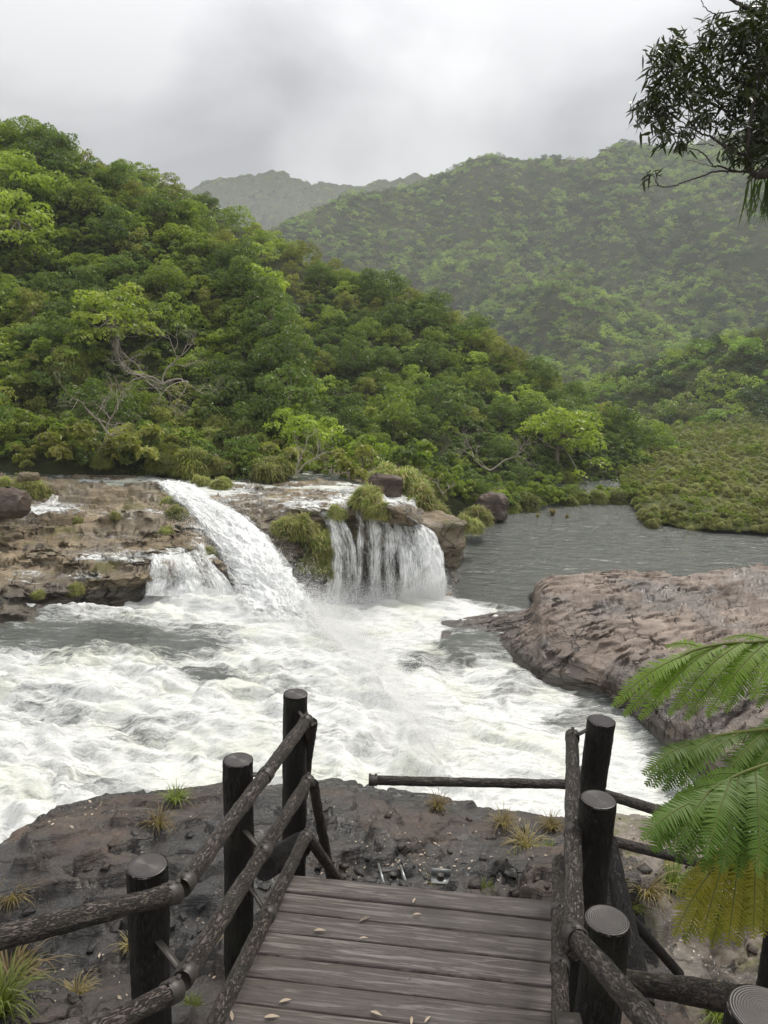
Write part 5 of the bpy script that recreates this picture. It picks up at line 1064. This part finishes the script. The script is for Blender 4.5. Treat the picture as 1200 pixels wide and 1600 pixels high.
frond(rb, [(1160, 1143, 2.68, 1060, 1232, 2.55), (1120, 1150, 2.66, 1022, 1233, 2.55), (1085, 1160, 2.65, 1006, 1212, 2.55), (1200, 1140, 2.7, 1110, 1250, 2.55), (1230, 1136, 2.7, 1150, 1262, 2.55), (1215, 1140, 2.7, 1130, 1165, 2.8), (1260, 1136, 2.7, 1190, 1290, 2.55)], M['fern'], 'dark green middle frond', .048)
rc = [(1330, 1180, 2.55), (1240, 1185, 2.5), (1180, 1200, 2.45), (1130, 1222, 2.4), (1090, 1250, 2.36), (1040, 1292, 2.33)]
frond(rc, [(1090, 1250, 2.36, 1003, 1314, 2.25), (1110, 1235, 2.38, 1048, 1336, 2.25), (1130, 1224, 2.4, 1077, 1352, 2.25), (1155, 1212, 2.42, 1128, 1366, 2.22), (1180, 1202, 2.45, 1186, 1372, 2.2), (1215, 1192, 2.48, 1232, 1390, 2.2), (1075, 1262, 2.35, 1020, 1330, 2.28), (1100, 1245, 2.38, 1020, 1282, 2.45), (1130, 1224, 2.4, 1050, 1252, 2.5), (1165, 1210, 2.44, 1085, 1222, 2.55), (1142, 1218, 2.4, 1102, 1345, 2.2), (1200, 1198, 2.45, 1160, 1360, 2.3)],
      M['fern'], 'large green frond with feathers hanging straight down', .050)
rd = [(1330, 1290, 2.6), (1250, 1300, 2.55), (1190, 1320, 2.5), (1140, 1345, 2.48), (1100, 1370, 2.45), (1065, 1400, 2.42)]
frond(rd, [(1110, 1362, 2.45, 1053, 1464, 2.35), (1130, 1350, 2.46, 1095, 1474, 2.35), (1155, 1338, 2.48, 1137, 1478, 2.35), (1180, 1325, 2.5, 1176, 1468, 2.35), (1215, 1310, 2.5, 1215, 1450, 2.35), (1140, 1345, 2.48, 1058, 1402, 2.5), (1165, 1332, 2.5, 1075, 1372, 2.55), (1195, 1318, 2.5, 1100, 1345, 2.6), (1235, 1305, 2.55, 1240, 1440, 2.4), (1170, 1330, 2.5, 1158, 1440, 2.4)],
      M['fern_yellow'], 'yellowing lowest frond', .044)
re_ = [(1330, 1400, 2.75), (1270, 1370, 2.75), (1210, 1375, 2.7), (1170, 1390, 2.7), (1130, 1420, 2.68)]
frond(re_, auto(re_, 8, .1, .95, 120, 2.0, .02), M['fern_yellow'], None, .042)
for q_, an in (([(1430, 1110, 2.9), (1540, 1030, 2.8), (1680, 1060, 2.7), (1800, 1180, 2.6)], 1.2), ([(1430, 1120, 2.95), (1520, 1080, 3.3), (1620, 1110, 3.6), (1700, 1170, 3.8)], 1.4), ([(1440, 1140, 2.85), (1530, 1180, 2.5), (1600, 1300, 2.3), (1640, 1420, 2.2)], 1.1), ([(1420, 1100, 3.0), (1440, 1060, 3.4), (1440, 1070, 3.8), (1430, 1110, 4.2)], 1.4)):
    frond(q_, auto(q_, 14, .12, .97, 150, an, .03)+auto(q_, 12, .12, .95, 120, an-1.2, .03), M['fern'], None, .05, .013)
rf = [(1340, 1080, 2.95), (1280, 1090, 2.95), (1230, 1110, 2.95), (1195, 1150, 2.9), (1170, 1200, 2.85)]
frond(rf, auto(rf, 9, .1, .95, 130, 2.1, .02), M['fern'], None, .048)

# ================================================================== overhanging tree, top right
D0 = 6.2
base = UD(1560, 420, D0); tr = thing('tree', 'dark narrow leaved tree whose branches hang into the top right corner', 'tree', (base[0], base[1], 8.2)); to = np.array(tr.location)
A = Acc(); tube(A, rs(cr_interp([np.array([base[0]+.1, base[1], 7.0])-to, np.array([base[0]+.1, base[1], 11])-to, base-to, UD(1500, 150, D0)-to, UD(1450, -250, D0)-to], 30), .1), .13, 14, .01, .4); obj('trunk', A.mesh('trunk', M['dark_bark']), tr)
def zz(x, y, d=0): return UD(900+x/4, y/4, D0+d)
tg = np.random.default_rng(8)
LIMBS = [([(1300, 1000), (1200, 1060), (1130, 1095), (1085, 1060), (1075, 960), (1080, 850), (1100, 700), (1120, 560)], .030, .012), ([(2640, 1400), (2100, 1230), (1700, 1120), (1500, 1100)], .085, .05), ([(1500, 1100), (1300, 1080), (1130, 1100)], .05, .03), ([(2640, 900), (2100, 500), (1700, 300), (1300, 150)], .07, .022), ([(2640, 1200), (2000, 900), (1600, 750), (1300, 700)], .05, .016), ([(2640, 400), (2200, -100), (1900, -500)], .06, .02), ([(2640, 800), (3100, 300), (3500, 100)], .06, .02), ([(2640, 1000), (3000, 900), (3400, 1000)], .05, .015),
         ([(1080, 965), (1000, 955), (950, 935), (890, 885), (850, 860), (780, 830), (700, 790)], .014, .006), ([(1080, 1075), (980, 1065), (900, 1040), (860, 1040), (800, 965), (740, 935), (680, 920)], .009, .003),
         ([(1080, 1078), (960, 1070), (880, 1070), (790, 1100), (700, 1130), (620, 1160), (550, 1168), (510, 1145), (480, 1090)], .008, .003), ([(550, 1168), (500, 1160), (440, 1170)], .003, .002),
         ([(1090, 800), (1000, 740), (930, 690), (850, 650), (790, 610), (700, 540), (600, 420)], .014, .004), ([(930, 690), (860, 600), (820, 480), (830, 330), (860, 220)], .008, .003), ([(1120, 560), (1100, 400), (1000, 280), (950, 180)], .010, .004),
         ([(850, 860), (880, 780), (860, 700)], .005, .002), ([(950, 935), (890, 830), (850, 790), (760, 800), (650, 700)], .006, .003), ([(700, 790), (620, 740), (520, 740)], .005, .002), ([(780, 830), (700, 850), (640, 880)], .004, .002), ([(700, 540), (560, 560), (440, 600)], .005, .002),
         ([(860, 910), (800, 900), (690, 910)], .004, .002), ([(860, 1040), (780, 1020), (680, 1005)], .003, .0015), ([(1300, 400), (1180, 330), (1100, 250), (1020, 200)], .015, .005), ([(1300, 150), (1150, 90), (1030, 30), (940, -20)], .022, .012), ([(1060, 60), (960, 75), (860, 85), (800, 40), (770, -20)], .006, .003), ([(1300, 700), (1200, 640), (1130, 560)], .015, .006), ([(1300, 900), (1180, 860), (1050, 890), (990, 900)], .012, .004), ([(1120, 560), (1020, 500), (930, 430)], .007, .003)]
A = Acc(); nodes = []
for pl, r0, r1 in LIMBS:
    d = tg.normal()*.12; P = cr_interp([zz(x, y, d*i/len(pl)) for i, (x, y) in enumerate(pl)], len(pl)*6); P = P+tg.normal(size=P.shape)*.003
    tube(A, P-to, np.linspace(r0, r1, len(P)), 7); nodes += list(P[len(P)//3:])
nodes = np.array(nodes); Lf = Acc()
def leafspray(c, n, spread, ln, dn=.45, out_=None):
    k = int(np.argmin(((nodes-c)**2).sum(1))); q = nodes[k]; m_ = (q+c)/2+tg.normal(size=3)*.02
    if np.linalg.norm(q-c) > .03: tube(A, cr_interp([q, m_, c], 6)-to, np.linspace(.0035, .0015, 6), 4)
    for i in range(n):
        d = tg.normal(size=3); d[2] = d[2]*.7-dn; d /= np.linalg.norm(d); s = c+tg.normal(size=3)*spread; L_ = ln*(.7+.6*tg.random()); wd = L_*.09*(.8+.5*tg.random())
        sd = np.cross(d, tg.normal(size=3)); sd /= np.linalg.norm(sd); t = np.array([0, .3, .65, 1.]); P = s+d*(t*L_)[:, None]; P[:, 2] -= .15*L_*t**2; w_ = wd*np.array([.15, 1, .8, .03])
        V = np.stack([P-sd*w_[:, None], P+sd*w_[:, None]], 1).reshape(-1, 3)-to; j = np.arange(3)*2; Lf.add(V, np.stack([j, j+1, j+3, j+2], 1))
SP = [(640, 230), (600, 280), (560, 300), (680, 280), (500, 340), (470, 360), (540, 370), (620, 340), (700, 350), (880, 150), (840, 210), (920, 170), (960, 200), (800, 240), (870, 270), (740, 330), (780, 390), (660, 420), (590, 430), (520, 450), (500, 500), (560, 520), (640, 500), (720, 470), (820, 340), (900, 330), (960, 300), (1010, 250),
      (450, 570), (420, 620), (480, 620), (540, 600), (610, 590), (680, 560), (760, 520), (830, 440), (900, 420), (960, 400), (470, 690), (440, 740), (510, 700), (560, 680), (600, 640), (540, 750), (580, 720), (660, 620), (740, 590), (820, 540), (900, 510), (970, 480), (550, 810), (540, 850), (660, 880), (690, 840), (760, 700), (820, 640), (800, 740), (840, 730), (720, 760),
      (1000, 160), (1060, 140), (1120, 160), (1180, 130), (1050, 220), (1110, 240), (1170, 230), (1060, 320), (1120, 330), (1180, 320), (1040, 400), (1100, 420), (1160, 410), (1200, 380), (1050, 480), (1110, 500), (1170, 500), (1000, 560), (1060, 580), (1130, 590), (1190, 580), (1010, 640), (1080, 660), (1150, 670), (1200, 690), (1020, 740), (1090, 760), (1160, 760), (1200, 800), (980, 820), (1130, 840), (1180, 880), (1030, 900), (1140, 930), (1190, 960), (1010, 990), (1060, 980), (1170, 1020), (940, 940), (940, 660), (920, 760), (860, 580),
      (1100, 30), (1170, 20), (1190, 70), (1140, 80), (1230, 300), (1240, 500), (1240, 700), (1240, 900)]
for x, y in SP:
    for k in range(3): leafspray(zz(x+tg.normal()*22, y+tg.normal()*22, tg.normal()*.16), 10, .035, .095)
for k in range(48): leafspray(zz(1040+tg.random()*200, 120+tg.random()*880, .1+tg.normal()*.25), 16, .05, .10)
for k in range(170): leafspray(zz(1280+tg.random()*2200, -500+tg.random()*1450, .1+tg.normal()*.5), 22, .09, .11)
leafspray(zz(470, 1085), 9, .02, .085, .3); leafspray(zz(430, 1110), 7, .015, .09, .7); leafspray(zz(500, 1090), 6, .02, .07, -.3)
obj('branch', A.mesh('branch', M['dark_bark']), tr); obj('leaves', Lf.mesh('leaves', M['overhang'], False), tr)
A = Acc()
for k in range(38):                                                    # strappy leaves hanging below the knot
    x = 1190+tg.normal()*60; y = 1080+tg.random()*60; P = np.array([zz(x, y), zz(x-15+tg.normal()*12, y+90), zz(x-35+tg.normal()*20, y+190), zz(x-45+tg.normal()*28, y+230+90*tg.random())])-to
    s = np.array([1, tg.normal()*.5, 0]); w_ = .0055*np.array([.6, 1, .8, .05]); V = np.stack([P-s*w_[:, None], P+s*w_[:, None]], 1).reshape(-1, 3); j = np.arange(3)*2; A.add(V, np.stack([j, j+1, j+3, j+2], 1))
hg = obj('hanging_plant', A.mesh('hanging_plant', M['dark'], False)); hg.location = to.tolist(); tag(hg, 'tuft of long strap leaves hanging under the overhead branch at the right edge', 'plant')

# ================================================================== air
A = Acc(); box(A, (0, 900, 146), (3000, 2600, 300)); hz = obj('haze', A.mesh('haze', None, False)); tag(hz, 'thin grey rain haze over the valley', 'haze', kind='stuff')
hm = bpy.data.materials.new('haze'); hm.use_nodes = True; hm.node_tree.nodes.clear(); ho = hm.node_tree.nodes.new('ShaderNodeOutputMaterial'); hv = hm.node_tree.nodes.new('ShaderNodeVolumePrincipled')
hv.inputs['Density'].default_value = .00031; hv.inputs['Color'].default_value = (.93, .95, .96, 1); hm.node_tree.links.new(hv.outputs[0], ho.inputs['Volume']); hz.data.materials.append(hm)
scn.cycles.transparent_max_bounces = 32; scn.cycles.volume_bounces = 0; scn.cycles.use_denoising = True
